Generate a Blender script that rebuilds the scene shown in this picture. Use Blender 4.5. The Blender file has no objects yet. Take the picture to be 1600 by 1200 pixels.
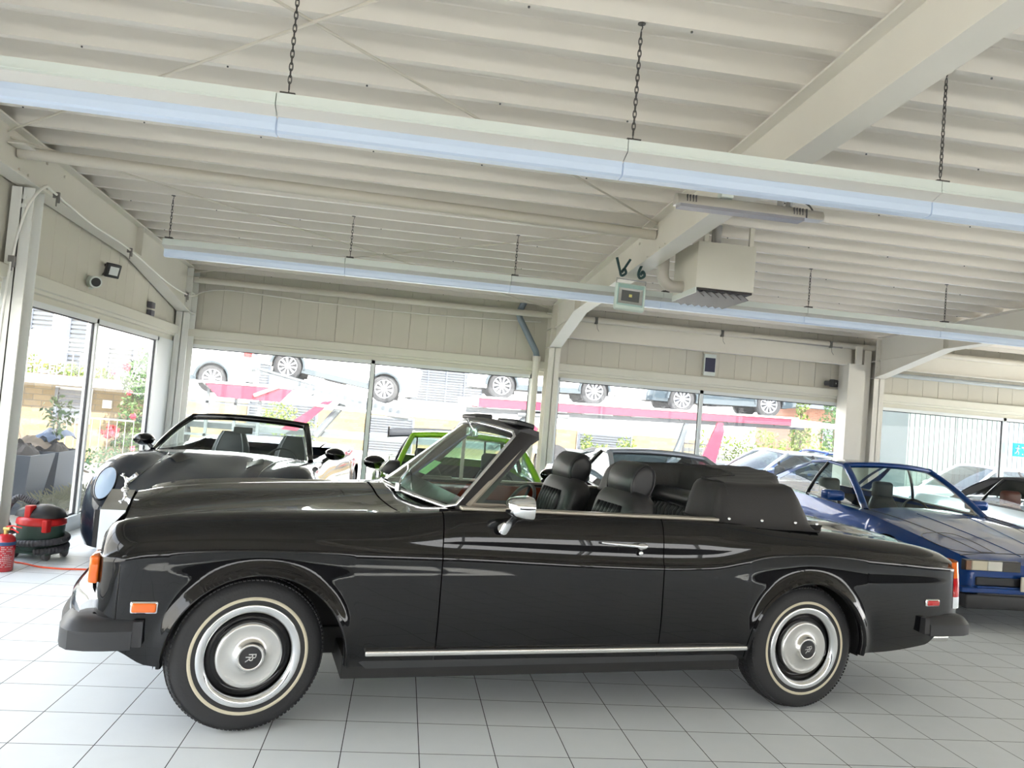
import bpy, bmesh, math, random
from mathutils import Vector, Matrix
from math import sin, cos, pi, radians as rad
random.seed(7)
SC=bpy.context.scene; COL=SC.collection
# ---------------- camera ----------------
cam=bpy.data.cameras.new('camera'); camo=bpy.data.objects.new('camera',cam); COL.objects.link(camo)
R_=(0.98721143,-0.13562145,0.08378798); U_=(-0.08850883,-0.0291513,0.99564873); W_=(0.13258879,0.99033178,0.04078219)
camo.matrix_world=Matrix(((R_[0],U_[0],-W_[0],0.14118),(R_[1],U_[1],-W_[1],-4.64356),(R_[2],U_[2],-W_[2],1.54286),(0,0,0,1)))
cam.sensor_width=36; cam.sensor_fit='HORIZONTAL'; cam.lens=1231.834/1600*36; cam.clip_end=400; cam.clip_start=.05
SC.camera=camo
# ---------------- world, sun, exposure ----------------
wd=bpy.data.worlds.new('world'); SC.world=wd; wd.use_nodes=True
wn=wd.node_tree.nodes; wl=wd.node_tree.links
bg=wn['Background']; tcw=wn.new('ShaderNodeTexCoord'); sxw=wn.new('ShaderNodeSeparateXYZ'); crw=wn.new('ShaderNodeValToRGB')
wl.new(tcw.outputs['Generated'],sxw.inputs[0]); wl.new(sxw.outputs['Z'],crw.inputs[0]); wl.new(crw.outputs[0],bg.inputs['Color'])
crw.color_ramp.elements[0].color=(1,.98,.96,1); crw.color_ramp.elements[1].color=(.55,.72,1,1); crw.color_ramp.elements[0].position=.05
bg.inputs['Strength'].default_value=WORLD=3.6
sl=bpy.data.lights.new('sun','SUN'); sl.energy=13; sl.angle=rad(.6); sl.color=(1,.95,.86)
so=bpy.data.objects.new('sun',sl); COL.objects.link(so); so.rotation_euler=Vector((-.42,.62,-.80)).to_track_quat('-Z','Y').to_euler()
SC.view_settings.view_transform='Standard'; SC.view_settings.look='None'; SC.view_settings.gamma=1; SC.view_settings.exposure=1.12
SC.view_settings.use_curve_mapping=False
SC.cycles.max_bounces=9; SC.cycles.diffuse_bounces=5; SC.cycles.transparent_max_bounces=24; SC.cycles.sample_clamp_indirect=8

# ---------------- materials ----------------
MATS={}
def mat(name,col,rough=.5,metal=0,coat=0,spec=.5,emit=None,es=1,bump=None,var=None,sheen=0,alpha=None):
    if name in MATS: return MATS[name]
    m=bpy.data.materials.new(name); m.use_nodes=True; n=m.node_tree.nodes; l=m.node_tree.links; b=n['Principled BSDF']
    b.inputs['Base Color'].default_value=(*col,1); b.inputs['Roughness'].default_value=rough; b.inputs['Metallic'].default_value=metal
    b.inputs['Coat Weight'].default_value=coat; b.inputs['Coat Roughness'].default_value=.02; b.inputs['Specular IOR Level'].default_value=spec
    if sheen: b.inputs['Sheen Weight'].default_value=sheen
    if emit: b.inputs['Emission Color'].default_value=(*emit,1); b.inputs['Emission Strength'].default_value=es
    tc=None
    if var or bump: tc=n.new('ShaderNodeTexCoord')
    if var:   # (scale, amount): slow colour variation
        nz=n.new('ShaderNodeTexNoise'); nz.inputs['Scale'].default_value=var[0]; nz.inputs['Detail'].default_value=5; l.new(tc.outputs['Object'],nz.inputs['Vector'])
        mx=n.new('ShaderNodeMix'); mx.data_type='RGBA'; a=var[1]
        mx.inputs[6].default_value=tuple(max(0,c*(1-a)) for c in col)+(1,); mx.inputs[7].default_value=tuple(min(1,c*(1+a)) for c in col)+(1,)
        l.new(nz.outputs['Fac'],mx.inputs[0]); l.new(mx.outputs[2],b.inputs['Base Color'])
    if bump:  # (scale, strength)
        nz=n.new('ShaderNodeTexNoise'); nz.inputs['Scale'].default_value=bump[0]; nz.inputs['Detail'].default_value=4; l.new(tc.outputs['Object'],nz.inputs['Vector'])
        bp=n.new('ShaderNodeBump'); bp.inputs['Strength'].default_value=bump[1]; bp.inputs['Distance'].default_value=.01
        l.new(nz.outputs['Fac'],bp.inputs['Height']); l.new(bp.outputs[0],b.inputs['Normal'])
    MATS[name]=m; return m
def glass(name,tint=(.9,.97,.95),refl=1.0,rough=0,ior=1.5,milk=0):
    if name in MATS: return MATS[name]
    m=bpy.data.materials.new(name); m.use_nodes=True; n=m.node_tree.nodes; l=m.node_tree.links; n.remove(n['Principled BSDF'])
    o=n['Material Output']; t=n.new('ShaderNodeBsdfTransparent'); g=n.new('ShaderNodeBsdfGlossy'); lw=n.new('ShaderNodeLayerWeight'); lw.inputs['Blend'].default_value=.5; pw=n.new('ShaderNodeMath'); pw.operation='POWER'; pw.inputs[1].default_value=4.5; l.new(lw.outputs['Facing'],pw.inputs[0]); fr=n.new('ShaderNodeMath'); fr.operation='MULTIPLY_ADD'; fr.inputs[1].default_value=.9; fr.inputs[2].default_value=.07; l.new(pw.outputs[0],fr.inputs[0]); mx=n.new('ShaderNodeMixShader')
    t.inputs[0].default_value=(*tint,1); g.inputs['Roughness'].default_value=rough; 
    mt=n.new('ShaderNodeMath'); mt.operation='MULTIPLY'; mt.inputs[1].default_value=refl; l.new(fr.outputs[0],mt.inputs[0])
    l.new(mt.outputs[0],mx.inputs[0]); l.new(t.outputs[0],mx.inputs[1]); l.new(g.outputs[0],mx.inputs[2]); 
    last=mx.outputs[0]
    if milk:  # dusty film mixed in to imitate white haze over the view
        d=n.new('ShaderNodeBsdfTranslucent'); d.inputs[0].default_value=(.95,.97,1,1); m2=n.new('ShaderNodeMixShader'); m2.inputs[0].default_value=milk; l.new(last,m2.inputs[1]); l.new(d.outputs[0],m2.inputs[2]); last=m2.outputs[0]
    l.new(last,o.inputs[0])
    MATS[name]=m; return m
def paint(name,col,metal=.0,rough=.35,flake=0):
    m=mat(name,col,rough,metal,coat=1,spec=.05); m.node_tree.nodes['Principled BSDF'].inputs['Coat IOR'].default_value=1.45
    return m
# ---------------- mesh helpers ----------------
def mesh(name,vs,fs,m,parent=None,smooth=False,sharp=None):
    me=bpy.data.meshes.new(name); me.from_pydata([tuple(v) for v in vs],[],fs); me.update()
    if smooth:
        me.polygons.foreach_set('use_smooth',[True]*len(me.polygons))
        if sharp: me.set_sharp_from_angle(angle=rad(sharp))
    o=bpy.data.objects.new(name,me); COL.objects.link(o)
    if m: me.materials.append(m)
    if parent: o.parent=parent
    return o
class MB:
    """collects shapes that become ONE mesh object"""
    def __init__(s): s.v=[]; s.f=[]
    def add(s,vs,fs,M=None):
        k=len(s.v); s.v+=[tuple((M@Vector(v)) if M else v) for v in vs]; s.f+=[tuple(i+k for i in f) for f in fs]; return s
    def box(s,a,b,M=None):
        (x0,y0,z0),(x1,y1,z1)=a,b
        return s.add([(x0,y0,z0),(x1,y0,z0),(x1,y1,z0),(x0,y1,z0),(x0,y0,z1),(x1,y0,z1),(x1,y1,z1),(x0,y1,z1)],
            [(0,3,2,1),(4,5,6,7),(0,1,5,4),(1,2,6,5),(2,3,7,6),(3,0,4,7)],M)
    def rbox(s,a,b,r=.01,seg=3,M=None):
        bm=bmesh.new(); bmesh.ops.create_cube(bm,size=1)
        for v in bm.verts: v.co=Vector([(a[i]+b[i])/2+v.co[i]*(b[i]-a[i]) for i in range(3)])
        bmesh.ops.bevel(bm,geom=list(bm.edges),offset=r,segments=seg,affect='EDGES',profile=.5)
        bm.verts.index_update(); vs=[v.co.copy() for v in bm.verts]; fs=[tuple(v.index for v in f.verts) for f in bm.faces]; bm.free()
        return s.add(vs,fs,M)
    def tube(s,pts,r,n=10,closed=False,caps=True,M=None,flat=None):
        pts=[Vector(p) for p in pts]; N=len(pts); rr=r if hasattr(r,'__len__') else [r]*N; vs=[];fs=[]; up=None
        for i,p in enumerate(pts):
            a=pts[(i-1)%N] if (closed or i>0) else p; b=pts[(i+1)%N] if (closed or i<N-1) else p
            t=(b-a).normalized()
            if up is None: up=t.orthogonal().normalized()
            up=(up-t*up.dot(t)); up=up.normalized() if up.length>1e-6 else t.orthogonal().normalized()
            sd=t.cross(up)
            for k in range(n):
                c=2*pi*k/n; vs.append(p+rr[i]*(cos(c)*up+sin(c)*sd*(flat or 1)))
        for i in range(N if closed else N-1):
            j=(i+1)%N
            for k in range(n): fs.append((i*n+k,j*n+k,j*n+(k+1)%n,i*n+(k+1)%n)[::-1])
        if caps and not closed: fs.append(tuple(range(n))); fs.append(tuple((N-1)*n+k for k in range(n))[::-1])
        return s.add(vs,fs,M)
    def cyl(s,p0,p1,r,n=20,r2=None,M=None): return s.tube([p0,p1],[r,r if r2 is None else r2],n,M=M)
    def prism(s,poly,axis,a,b,M=None):
        """polygon in the two other axes, extruded along axis from a to b"""
        def P(u,v,w): return {'x':(w,u,v),'y':(u,w,v),'z':(u,v,w)}[axis]
        n=len(poly); vs=[P(u,v,a) for u,v in poly]+[P(u,v,b) for u,v in poly]
        return s.add(vs,[tuple(range(n))[::-1],tuple(range(n,2*n))]+[(i,(i+1)%n,(i+1)%n+n,i+n) for i in range(n)],M)
    def loft(s,rows,closed=False,capa=False,capb=False,M=None):
        n=len(rows[0]); vs=[v for r in rows for v in r]; fs=[]
        for i in range(len(rows)-1):
            for k in range(n if closed else n-1): fs.append((i*n+k,i*n+(k+1)%n,(i+1)*n+(k+1)%n,(i+1)*n+k))
        if capa: fs.append(tuple(range(n))[::-1])
        if capb: fs.append(tuple((len(rows)-1)*n+k for k in range(n)))
        return s.add(vs,fs,M)
    def lathe(s,prof,n=48,M=None,a0=0,a1=2*pi):
        """profile (radius, height along local y) turned about the y axis"""
        full=abs(a1-a0-2*pi)<1e-6; m=n if full else n+1
        rows=[[(r*cos(a0+(a1-a0)*k/n),h,r*sin(a0+(a1-a0)*k/n)) for k in range(m)] for r,h in prof]
        return s.loft(rows,closed=full,M=M)
    def sphere(s,c,r,M=None,n=12,sc=(1,1,1)):
        prof=[(sin(pi*i/n),cos(pi*i/n)) for i in range(n+1)]
        rows=[[(c[0]+r*sc[0]*a*cos(2*pi*k/(2*n)),c[1]+r*sc[1]*a*sin(2*pi*k/(2*n)),c[2]+r*sc[2]*b) for k in range(2*n)] for a,b in prof]
        return s.loft(rows,closed=True,M=M)
    def build(s,name,m,parent=None,smooth=False,sharp=None,fix=False):
        o=mesh(name,s.v,s.f,m,parent,smooth or bool(sharp),sharp)
        bm=bmesh.new(); bm.from_mesh(o.data); bmesh.ops.remove_doubles(bm,verts=bm.verts,dist=1e-5)
        if fix: bmesh.ops.recalc_face_normals(bm,faces=bm.faces)
        bm.to_mesh(o.data); bm.free()
        if sharp: o.data.set_sharp_from_angle(angle=rad(sharp))
        return o
def thing(name,label,cat,loc=(0,0,0),rz=0,group=None):
    o=bpy.data.objects.new(name,None); COL.objects.link(o); o.empty_display_size=.1
    o.location=loc; o.rotation_euler=(0,0,rz); o['label']=label; o['category']=cat
    if group: o['group']=group
    return o
def tag(o,label,cat,group=None,kind=None):
    o['label']=label; o['category']=cat
    if group: o['group']=group
    if kind: o['kind']=kind
    return o
def struct(o): o['kind']='structure'; return o
def T(x=0,y=0,z=0,rx=0,ry=0,rz=0,s=1): return Matrix.Translation((x,y,z))@Matrix.Rotation(rz,4,'Z')@Matrix.Rotation(ry,4,'Y')@Matrix.Rotation(rx,4,'X')@Matrix.Scale(s,4)
def crv(pts):
    """smooth monotone-ish interpolation through (x,y) or (x,(y1,y2..)) points"""
    xs=[p[0] for p in pts]; ys=[p[1] if hasattr(p[1],'__len__') else (p[1],) for p in pts]; one=not hasattr(pts[0][1],'__len__'); n=len(xs); m=len(ys[0])
    sl=[]
    for j in range(m):
        d=[(ys[i+1][j]-ys[i][j])/(xs[i+1]-xs[i]) for i in range(n-1)]
        t=[d[0]]+[0 if d[i-1]*d[i]<=0 else 2*d[i-1]*d[i]/(d[i-1]+d[i]) for i in range(1,n-1)]+[d[-1]]
        sl.append(t)
    def f(x):
        x=min(max(x,xs[0]),xs[-1]); i=0
        while i<n-2 and x>xs[i+1]: i+=1
        h=xs[i+1]-xs[i]; u=(x-xs[i])/h; r=[]
        for j in range(m):
            r.append((2*u**3-3*u*u+1)*ys[i][j]+(u**3-2*u*u+u)*h*sl[j][i]+(-2*u**3+3*u*u)*ys[i+1][j]+(u**3-u*u)*h*sl[j][i+1])
        return r[0] if one else r
    return f
def smooth_path(pts,n=8):
    pts=[Vector(p) for p in pts]; out=[]
    for i in range(len(pts)-1):
        p0=pts[max(i-1,0)];p1=pts[i];p2=pts[i+1];p3=pts[min(i+2,len(pts)-1)]
        for k in range(n):
            t=k/n; out.append(.5*((2*p1)+(p2-p0)*t+(2*p0-5*p1+4*p2-p3)*t*t+(3*p1-p0-3*p2+p3)*t**3))
    return out+[pts[-1]]
def lin(a,b,n): return [a+(b-a)*i/(n-1) for i in range(n)]
# =============== SETTING ===============
TL=.3448666
cream=mat('painted_steel_cream',(.72,.69,.62),.45,var=(2,.06)); white_st=mat('painted_steel_white',(.78,.78,.74),.4,var=(3,.05))
panel_m=mat('wall_panel_cream',(.60,.57,.49),.55,var=(1.5,.05)); deck_m=mat('roof_deck_white',(.74,.70,.635),.42,var=(.6,.05))
frame_m=mat('window_frame_white',(.75,.78,.78),.4); seal_m=mat('black_rubber_seal',(.02,.02,.025),.5)
dark_m=mat('dark_metal',(.08,.08,.085),.45); galv=mat('galvanised_steel',(.42,.42,.42),.4,.7); chrome=mat('chrome',(.82,.83,.85),.07,1)
steelb=mat('brushed_stainless_steel',(.72,.71,.69),.24,1); blackpl=mat('black_plastic',(.025,.025,.028),.5); cable_w=mat('white_cable',(.78,.76,.70),.5)
pane_m=glass('window_pane_glass',(.97,.975,.97),.22,milk=.015)
# floor: grid of grey white tiles with dark grout (in world coordinates)
def floor_mat():
    m=mat('floor_tiles',(.5,.5,.5),.2,spec=.3); n=m.node_tree.nodes; l=m.node_tree.links; b=n['Principled BSDF']
    tc=n.new('ShaderNodeTexCoord'); sp=n.new('ShaderNodeSeparateXYZ'); l.new(tc.outputs['Object'],sp.inputs[0]); ms=[]; cells=[]
    def M(op,a,b_=None):
        k=n.new('ShaderNodeMath'); k.operation=op
        for i,x in enumerate((a,b_)):
            if x is None: continue
            if isinstance(x,(int,float)): k.inputs[i].default_value=x
            else: l.new(x,k.inputs[i])
        return k.outputs[0]
    for ax in ('X','Y'):
        q=M('DIVIDE',sp.outputs[ax],TL); fr=M('FRACT',q); d=M('ABSOLUTE',M('SUBTRACT',fr,.5)); ms.append(M('GREATER_THAN',d,.5-.0062)); cells.append(M('FLOOR',q))
    g=M('MAXIMUM',ms[0],ms[1])
    cb=n.new('ShaderNodeCombineXYZ'); l.new(cells[0],cb.inputs[0]); l.new(cells[1],cb.inputs[1])
    wnz=n.new('ShaderNodeTexWhiteNoise'); l.new(cb.outputs[0],wnz.inputs['Vector'])
    nz=n.new('ShaderNodeTexNoise'); nz.inputs['Scale'].default_value=9; nz.inputs['Detail'].default_value=6; l.new(tc.outputs['Object'],nz.inputs['Vector'])
    v=M('ADD',M('MULTIPLY',wnz.outputs['Value'],.35),M('MULTIPLY',nz.outputs['Fac'],.65))
    mx=n.new('ShaderNodeMix'); mx.data_type='RGBA'; mx.inputs[6].default_value=(.76,.80,.82,1); mx.inputs[7].default_value=(.84,.875,.895,1); l.new(v,mx.inputs[0])
    mg=n.new('ShaderNodeMix'); mg.data_type='RGBA'; mg.inputs[7].default_value=(.045,.05,.06,1); l.new(g,mg.inputs[0]); l.new(mx.outputs[2],mg.inputs[6]); l.new(mg.outputs[2],b.inputs['Base Color'])
    n3=n.new('ShaderNodeTexNoise'); n3.inputs['Scale'].default_value=60; n3.inputs['Detail'].default_value=3; l.new(tc.outputs['Object'],n3.inputs['Vector'])
    l.new(M('ADD',M('MULTIPLY',n3.outputs['Fac'],.12),M('ADD',M('MULTIPLY',g,.3),.40)),b.inputs['Roughness'])
    bp=n.new('ShaderNodeBump'); bp.inputs['Strength'].default_value=.25; bp.inputs['Distance'].default_value=.002
    l.new(M('SUBTRACT',1,M('ADD',g,M('MULTIPLY',n3.outputs['Fac'],.08))),bp.inputs['Height']); l.new(bp.outputs[0],b.inputs['Normal']); return m
XR=13.0; YF=-9.5; XL=-3.15; YB=7.3
struct(mesh('floor',[(XL-.1,YF-.1,0),(XR+.1,YF-.1,0),(XR+.1,YB+.1,0),(XL-.1,YB+.1,0)],[(0,1,2,3)],floor_mat()))
# roof deck: trapezoidal sheets, ribs along x
RZ=lambda y:3.51-.035*y
def deck():
    P=.38; pts=[]; y=-.9-P*24
    while y<YB+1.6:
        pts+=[(y-.055,.135),(y-.048,.13),(y-.022,0),(y+.022,0),(y+.048,.13),(y+.055,.135),(y+.105,.135),(y+.115,.125),(y+.125,.135),(y+.22,.135),(y+.23,.125),(y+.24,.135)]; y+=P
    pts=[(a,RZ(a)+b) for a,b in pts if YF-1.2<a<YB+1.4]
    mb=MB(); mb.loft([[(x,a,z) for a,z in pts] for x in (XL-1.7,XR+1.2)])  # overhang past the walls is added, unseen, to keep high sky off the windows
    up=[(a,z+.25) for a,z in (pts[0],pts[-1])]
    mb.loft([[(x,a,z) for a,z in up] for x in (XL-1.7,XR+1.2)])
    struct(mb.build('ceiling',deck_m))
    s=MB()
    for j in range(-18,22):
        yy=-.9+P*j
        if j%3: continue
        x=XL+.4
        while x<XR: s.cyl((x,yy,RZ(yy)-.008),(x,yy,RZ(yy)+.002),.006,6); x+=.83
    struct(s.build('trim_screws',dark_m))
deck()
# profiled wall boards above the windows
def boards(name,p0,p1,z0,ztop,nrm,pitch=.272):
    (x0,y0),(x1,y1)=p0,p1; L=math.hypot(x1-x0,y1-y0); dx,dy=(x1-x0)/L,(y1-y0)/L; prof=[]; u=0; k=0
    while u<L:
        g=.006 if k%4 else .011; e=min(u+pitch,L)
        prof+=[(u,0),(u+g/2,-g*.9),(u+g,0),(e-.001,0)]; u=e; k+=1
    rows=[]
    for top in (0,1):
        rows.append([(x0+dx*a+nrm[0]*b,y0+dy*a+nrm[1]*b,(ztop(y0+dy*a) if top else z0)) for a,b in prof])
    mb=MB(); mb.loft(rows)
    back=[(x0-nrm[0]*.12,y0-nrm[1]*.12),(x1-nrm[0]*.12,y1-nrm[1]*.12)]
    mb.add([(*back[0],z0),(*back[1],z0),(*back[1],ztop(back[1][1])),(*back[0],ztop(back[0][1]))],[(0,1,2,3)])
    return struct(mb.build(name,panel_m))
boards('wall_left',(XL,YF),(XL,YB),2.4,lambda y:RZ(y)+.1,(1,0))
boards('wall_back',(XL,YB),(XR,YB),2.4,lambda y:RZ(y)+.1,(0,-1))
boards('wall_right',(XR,YB),(XR,YF),2.4,lambda y:RZ(y)+.1,(-1,0))
boards('wall_front',(XR,YF),(XL,YF),2.75,lambda y:RZ(y)+.1,(0,1))
# header trim profiles above the windows
def header(name,axis,c,a,b,sgn,zb=2.2,zt=2.42):
    prof=[(-.1,zb),(.0,zb),(.0,zb+.06),(.035,zb+.07),(.035,zb+.1),(.075,zb+.105),(.075,zt-.01),(.06,zt),(-.1,zt)]
    mb=MB(); mb.prism([(c+sgn*p,z) for p,z in prof],axis,a,b); return struct(mb.build(name,mat('header_trim_cream',(.68,.66,.57),.5),fix=True))
header('trim_1','x',YB,XL,XR,-1); header('trim_2','y',XL,YF,YB,1)
header('trim_3','x',YF,XL,XR,1,2.6,2.78); header('trim_4','y',XR,YF,YB,-1)
# window units
WN=[0]
def window(axis,c,a,b,zt=2.2,zb=.1,mull=(),sgn=1,fw=.055,split=None):
    """opening a..b along axis, plane at c on the other axis; sgn points into the room"""
    WN[0]+=1; mb=MB()
    def bx(u0,u1,z0,z1,d0=-.05,d1=.03):
        lo,hi=sorted((c+sgn*d0,c+sgn*d1))
        mb.box(*(((u0,lo,z0),(u1,hi,z1)) if axis=='x' else ((lo,u0,z0),(hi,u1,z1))))
    bx(a,b,0 if zb<1 else zb-.05,zb); bx(a,b,zb,zb+.05,d1=.045); bx(a,b,zt-.05,zt); bx(a,a+fw,zb,zt); bx(b-fw,b,zb,zt)
    for m_ in mull: bx(m_-fw/2,m_+fw/2,zb,zt)
    fr=struct(mb.build('window_%d'%WN[0],frame_m))
    ed=[a+fw]+[q for m_ in mull for q in (m_-fw/2,m_+fw/2)]+[b-fw]; se=MB()
    for i in range(0,len(ed),2):
        u0,u1=ed[i],ed[i+1]; g=.012
        lo,hi=sorted((c-sgn*.012,c-sgn*.006))
        p=MB(); p.box(*(((u0,lo,zb+.05),(u1,hi,zt-.05)) if axis=='x' else ((lo,u0,zb+.05),(hi,u1,zt-.05)))); p.build('pane',pane_m,fr)
        for (q0,q1,r0,r1) in ((u0,u0+g,zb+.05,zt-.05),(u1-g,u1,zb+.05,zt-.05),(u0,u1,zb+.05,zb+.05+g),(u0,u1,zt-.05-g,zt-.05)):
            lo,hi=sorted((c-sgn*.018,c+sgn*.004))
            se.box(*(((q0,lo,r0),(q1,hi,r1)) if axis=='x' else ((lo,q0,r0),(hi,q1,r1))))
    se.build('seal',seal_m,fr)
    return fr
window('y',XL,2.35,6.25,mull=(4.16,)); window('y',XL,-3.1,2.1,mull=(-.5,)); window('y',XL,YF,-3.2,mull=(-6.2,))
window('x',YB,-3.05,2.06,mull=(-.37,),sgn=-1); window('x',YB,2.42,7.35,mull=(4.76,),sgn=-1); window('x',YB,7.75,12.75,mull=(10.05,),sgn=-1)
window('x',YF,XL,2.1,zt=2.6,zb=1.55,mull=(-.5,)); window('x',YF,2.2,7.4,zt=2.6,zb=1.55,mull=(4.8,)); window('x',YF,7.5,12.8,zt=2.6,zb=1.55,mull=(10.1,))
mb=MB(); mb.box((XL-.1,YF-.1,0),(XR,YF,1.55)); mb.box((XR,YF-.1,0),(XR+.1,-1,1.2)); struct(mb.build('wall_front_lower',mat('grey_wall',(.05,.05,.055),.6)))
window('y',XR,YF,-1,mull=(-5.5,),zb=1.2,sgn=-1); window('y',XR,-.9,YB,mull=(3.2,),sgn=-1)
# left jamb wall between window and column
mb=MB(); mb.box((XL-.08,6.25,0),(XL+.02,YB,2.2)); struct(mb.build('wall_jamb',frame_m))
# rafters: I sections 0.175 x 0.36 following the roof fall, haunch at the back column
def ibeam_quad(mb,x,ys,zb,zt,w=.175,tf=.014,tw=.01):
    """I section along y with bottom line zb(y) and top line zt(y)"""
    def strip(x0,x1,f0,f1):
        rows=[[(x0,y,f0(y)),(x1,y,f0(y)),(x1,y,f1(y)),(x0,y,f1(y))] for y in ys]; mb.loft(rows,closed=True,capa=True,capb=True)
    strip(x-w/2,x+w/2,zb,lambda y:zb(y)+tf); strip(x-w/2,x+w/2,lambda y:zt(y)-tf,zt); strip(x-tw/2,x+tw/2,lambda y:zb(y)+tf,lambda y:zt(y)-tf)
RX=[-3.035,2.29,7.52,12.8]
for i,x in enumerate(RX):
    mb=MB(); zt=lambda y:RZ(y)-.001; zr=lambda y:RZ(y)-.36
    hs=5.35 if i else 4.75
    def zb(y,hs=hs): return zr(y) if y<=hs else zr(hs)+(2.62-zr(hs))*(y-hs)/(6.9-hs)
    ibeam_quad(mb,x,[YF+.1,0,hs,6.9],zb,zt)
    mb.box((x-.08,hs-.005,zr(hs)),(x+.08,hs+.005,zr(hs)+.34)) # stiffener
    mb.tube([(x-.02,hs-.6,zr(hs-.6)+.012),(x-.02,6.9,zr(6.9)+.01)],.012,4)
    for yy in (2.0,2.15,2.5): 
        for k in (.08,.27):
            mb.cyl((x-.02,yy+.3*(k>.1),zr(yy)+k),(x+.02,yy+.3*(k>.1),zr(yy)+k),.012,6)
    r=mb.build('steel_rafter',cream if i else cream,fix=True); struct(r)
    c=MB() # column: I section with flanges facing -y / +y
    w=.175 if i else .18; y0,y1=6.9,7.24
    c.box((x-w/2,y0,0),(x+w/2,y0+.014,3.24)); c.box((x-w/2,y1-.014,0),(x+w/2,y1,3.24)); c.box((x-.005,y0,0),(x+.005,y1,3.24)); c.box((x-w/2,y0,2.615),(x+w/2,y1,2.63)); c.box((x-w/2,y0,RZ(7)-.375),(x+w/2,y1,RZ(7)-.36))
    c.box((x-w/2-.04,y0-.04,0),(x+w/2+.04,y1,.02))
    for k in range(5): c.cyl((x-.05,y0-.01,2.7+.1*k),(x-.05,y0+.03,2.7+.1*k),.014,6); c.cyl((x+.05,y0-.01,2.7+.1*k),(x+.05,y0+.03,2.7+.1*k),.014,6)
    struct(c.build('steel_column',white_st if i<1 else cream,fix=True))
# box post beside the third column, slim post on the left wall
mb=MB(); mb.box((7.02,6.95,0),(7.3,7.24,2.82)); mb.box((7.3,7.0,0),(7.42,7.2,3.1)); mb.box((7.12,6.93,2.82),(7.22,6.97,3.1)); struct(mb.build('steel_post',cream,fix=True))
mb=MB(); x0,x1,y0,y1=-3.12,-2.95,2.12,2.3
mb.box((x0,y0,0),(x1,y0+.012,3.05)); mb.box((x0,y1-.012,0),(x1,y1,3.05)); mb.box((x0+.08,y0,0),(x0+.09,y1,3.05)); mb.box((x0-.02,y0-.02,0),(x1+.02,y1+.02,.015))
for z in (2.9,2.97): mb.cyl((-3.02,y0-.012,z),(-3.02,y0,z),.02,6)
struct(mb.build('steel_post',white_st,fix=True))
# edge beam between column 2 and 3 and beyond
for xa,xb in ((2.4,7.12),(7.62,12.7)):
    mb=MB(); mb.box((xa,7.0,2.80),(xb,7.14,2.815)); mb.box((xa,7.0,3.07),(xb,7.14,3.085)); mb.box((xa,7.065,2.8),(xb,7.075,3.08)); struct(mb.build('steel_edge_beam',cream))
# pipe purlins and cross bracing rods
pur=mat('pipe_purlin_cream',(.62,.58,.50),.45)
def rod(p,q,r,name,m,n=12):
    mb=MB(); mb.cyl(p,q,r,n); return struct(mb.build(name,m,sharp=40))
for i in range(3):
    xa,xb=RX[i]+.02,RX[i+1]-.02
    if i<1:
        rod((xa,1.95,3.28),(xb,2.3,3.31),.048,'steel_pipe_strut',pur,16)
    rod((xa,7.0,3.1),(xb,7.0,3.1),.045,'steel_pipe_strut',pur,16)
    if i==0:
        z1,z2=3.37,3.16
        for (a,b) in (((xa,1.8,z1-.02),(xb,7.0,z2+.03)),((xa,7.0,z2+.03),(xb,2.35,z1)),((xa,1.75,3.38),(xb,-3.2,3.5)),((xa,-3.2,3.5),(xb,2.25,3.40))):
            rod(a,b,.009,'steel_brace_rod',pur,8)
        g=MB()
        for (x,y,z) in ((xa,1.85,3.3),(xb,2.3,3.34),(xa,6.98,3.12),(xb,6.98,3.12)):
            g.box((min(x,x+(.14 if x<0 else -.14)),y-.09,z-.005),(max(x,x+(.14 if x<0 else -.14)),y+.09,z+.005))
        struct(g.build('steel_gusset_plates',cream))
# =============== BLACK CLASSIC CONVERTIBLE ===============
blackp=paint('black_car_paint',(.003,.003,.004),0,.25); leather=mat('black_leather',(.018,.018,.02),.36,bump=(220,.12)); vinyl=mat('black_vinyl_cover',(.022,.021,.022),.5,bump=(160,.15))
rubber=mat('tyre_rubber',(.022,.022,.024),.62,bump=(90,.1)); rub2=mat('bumper_rubber',(.028,.029,.032),.45); whitewall=mat('whitewall_ring',(.62,.56,.42),.5)
amber=mat('amber_lens',(.85,.16,.01),.15,coat=1); red_l=mat('red_lens',(.55,.008,.01),.12,coat=1); wood=mat('walnut_wood',(.16,.03,.012),.2,coat=1,var=(8,.5)); clear_l=mat('clear_lamp_lens',(.75,.78,.8),.08,coat=1)
winds=glass('tinted_windscreen_glass',(.62,.83,.74),1.3); underb=mat('underbody_black',(.012,.012,.012),.7); carpet_m=mat('dark_carpet',(.03,.012,.012),.9)
beige_tr=mat('grey_beige_trim',(.42,.38,.32),.3,.5)
def text_mesh(txt,size,depth,name,m,parent,M):
    cu=bpy.data.curves.new(name,'FONT'); cu.body=txt; cu.size=size; cu.extrude=depth; cu.align_x='CENTER'; cu.align_y='CENTER'
    o=bpy.data.objects.new(name,cu); COL.objects.link(o); dg=bpy.context.evaluated_depsgraph_get(); me=bpy.data.meshes.new_from_object(o.evaluated_get(dg)); bpy.data.objects.remove(o); bpy.data.curves.remove(cu)
    me.transform(M); me.materials.clear(); me.materials.append(m); r=bpy.data.objects.new(name,me); COL.objects.link(r); r.parent=parent; return r
def tyre_prof(r,rim,w,white=False):
    return [(rim,.012),(rim+.012,.0),(rim+.03,-.004),(rim+.055,-.006),(r-.05,-.004),(r-.028,.004),(r-.012,.018),(r-.004,.034),(r,.06),(r,w-.06),(r-.004,w-.034),(r-.02,w-.01),(r-.05,w),(rim,w-.01)]
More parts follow.
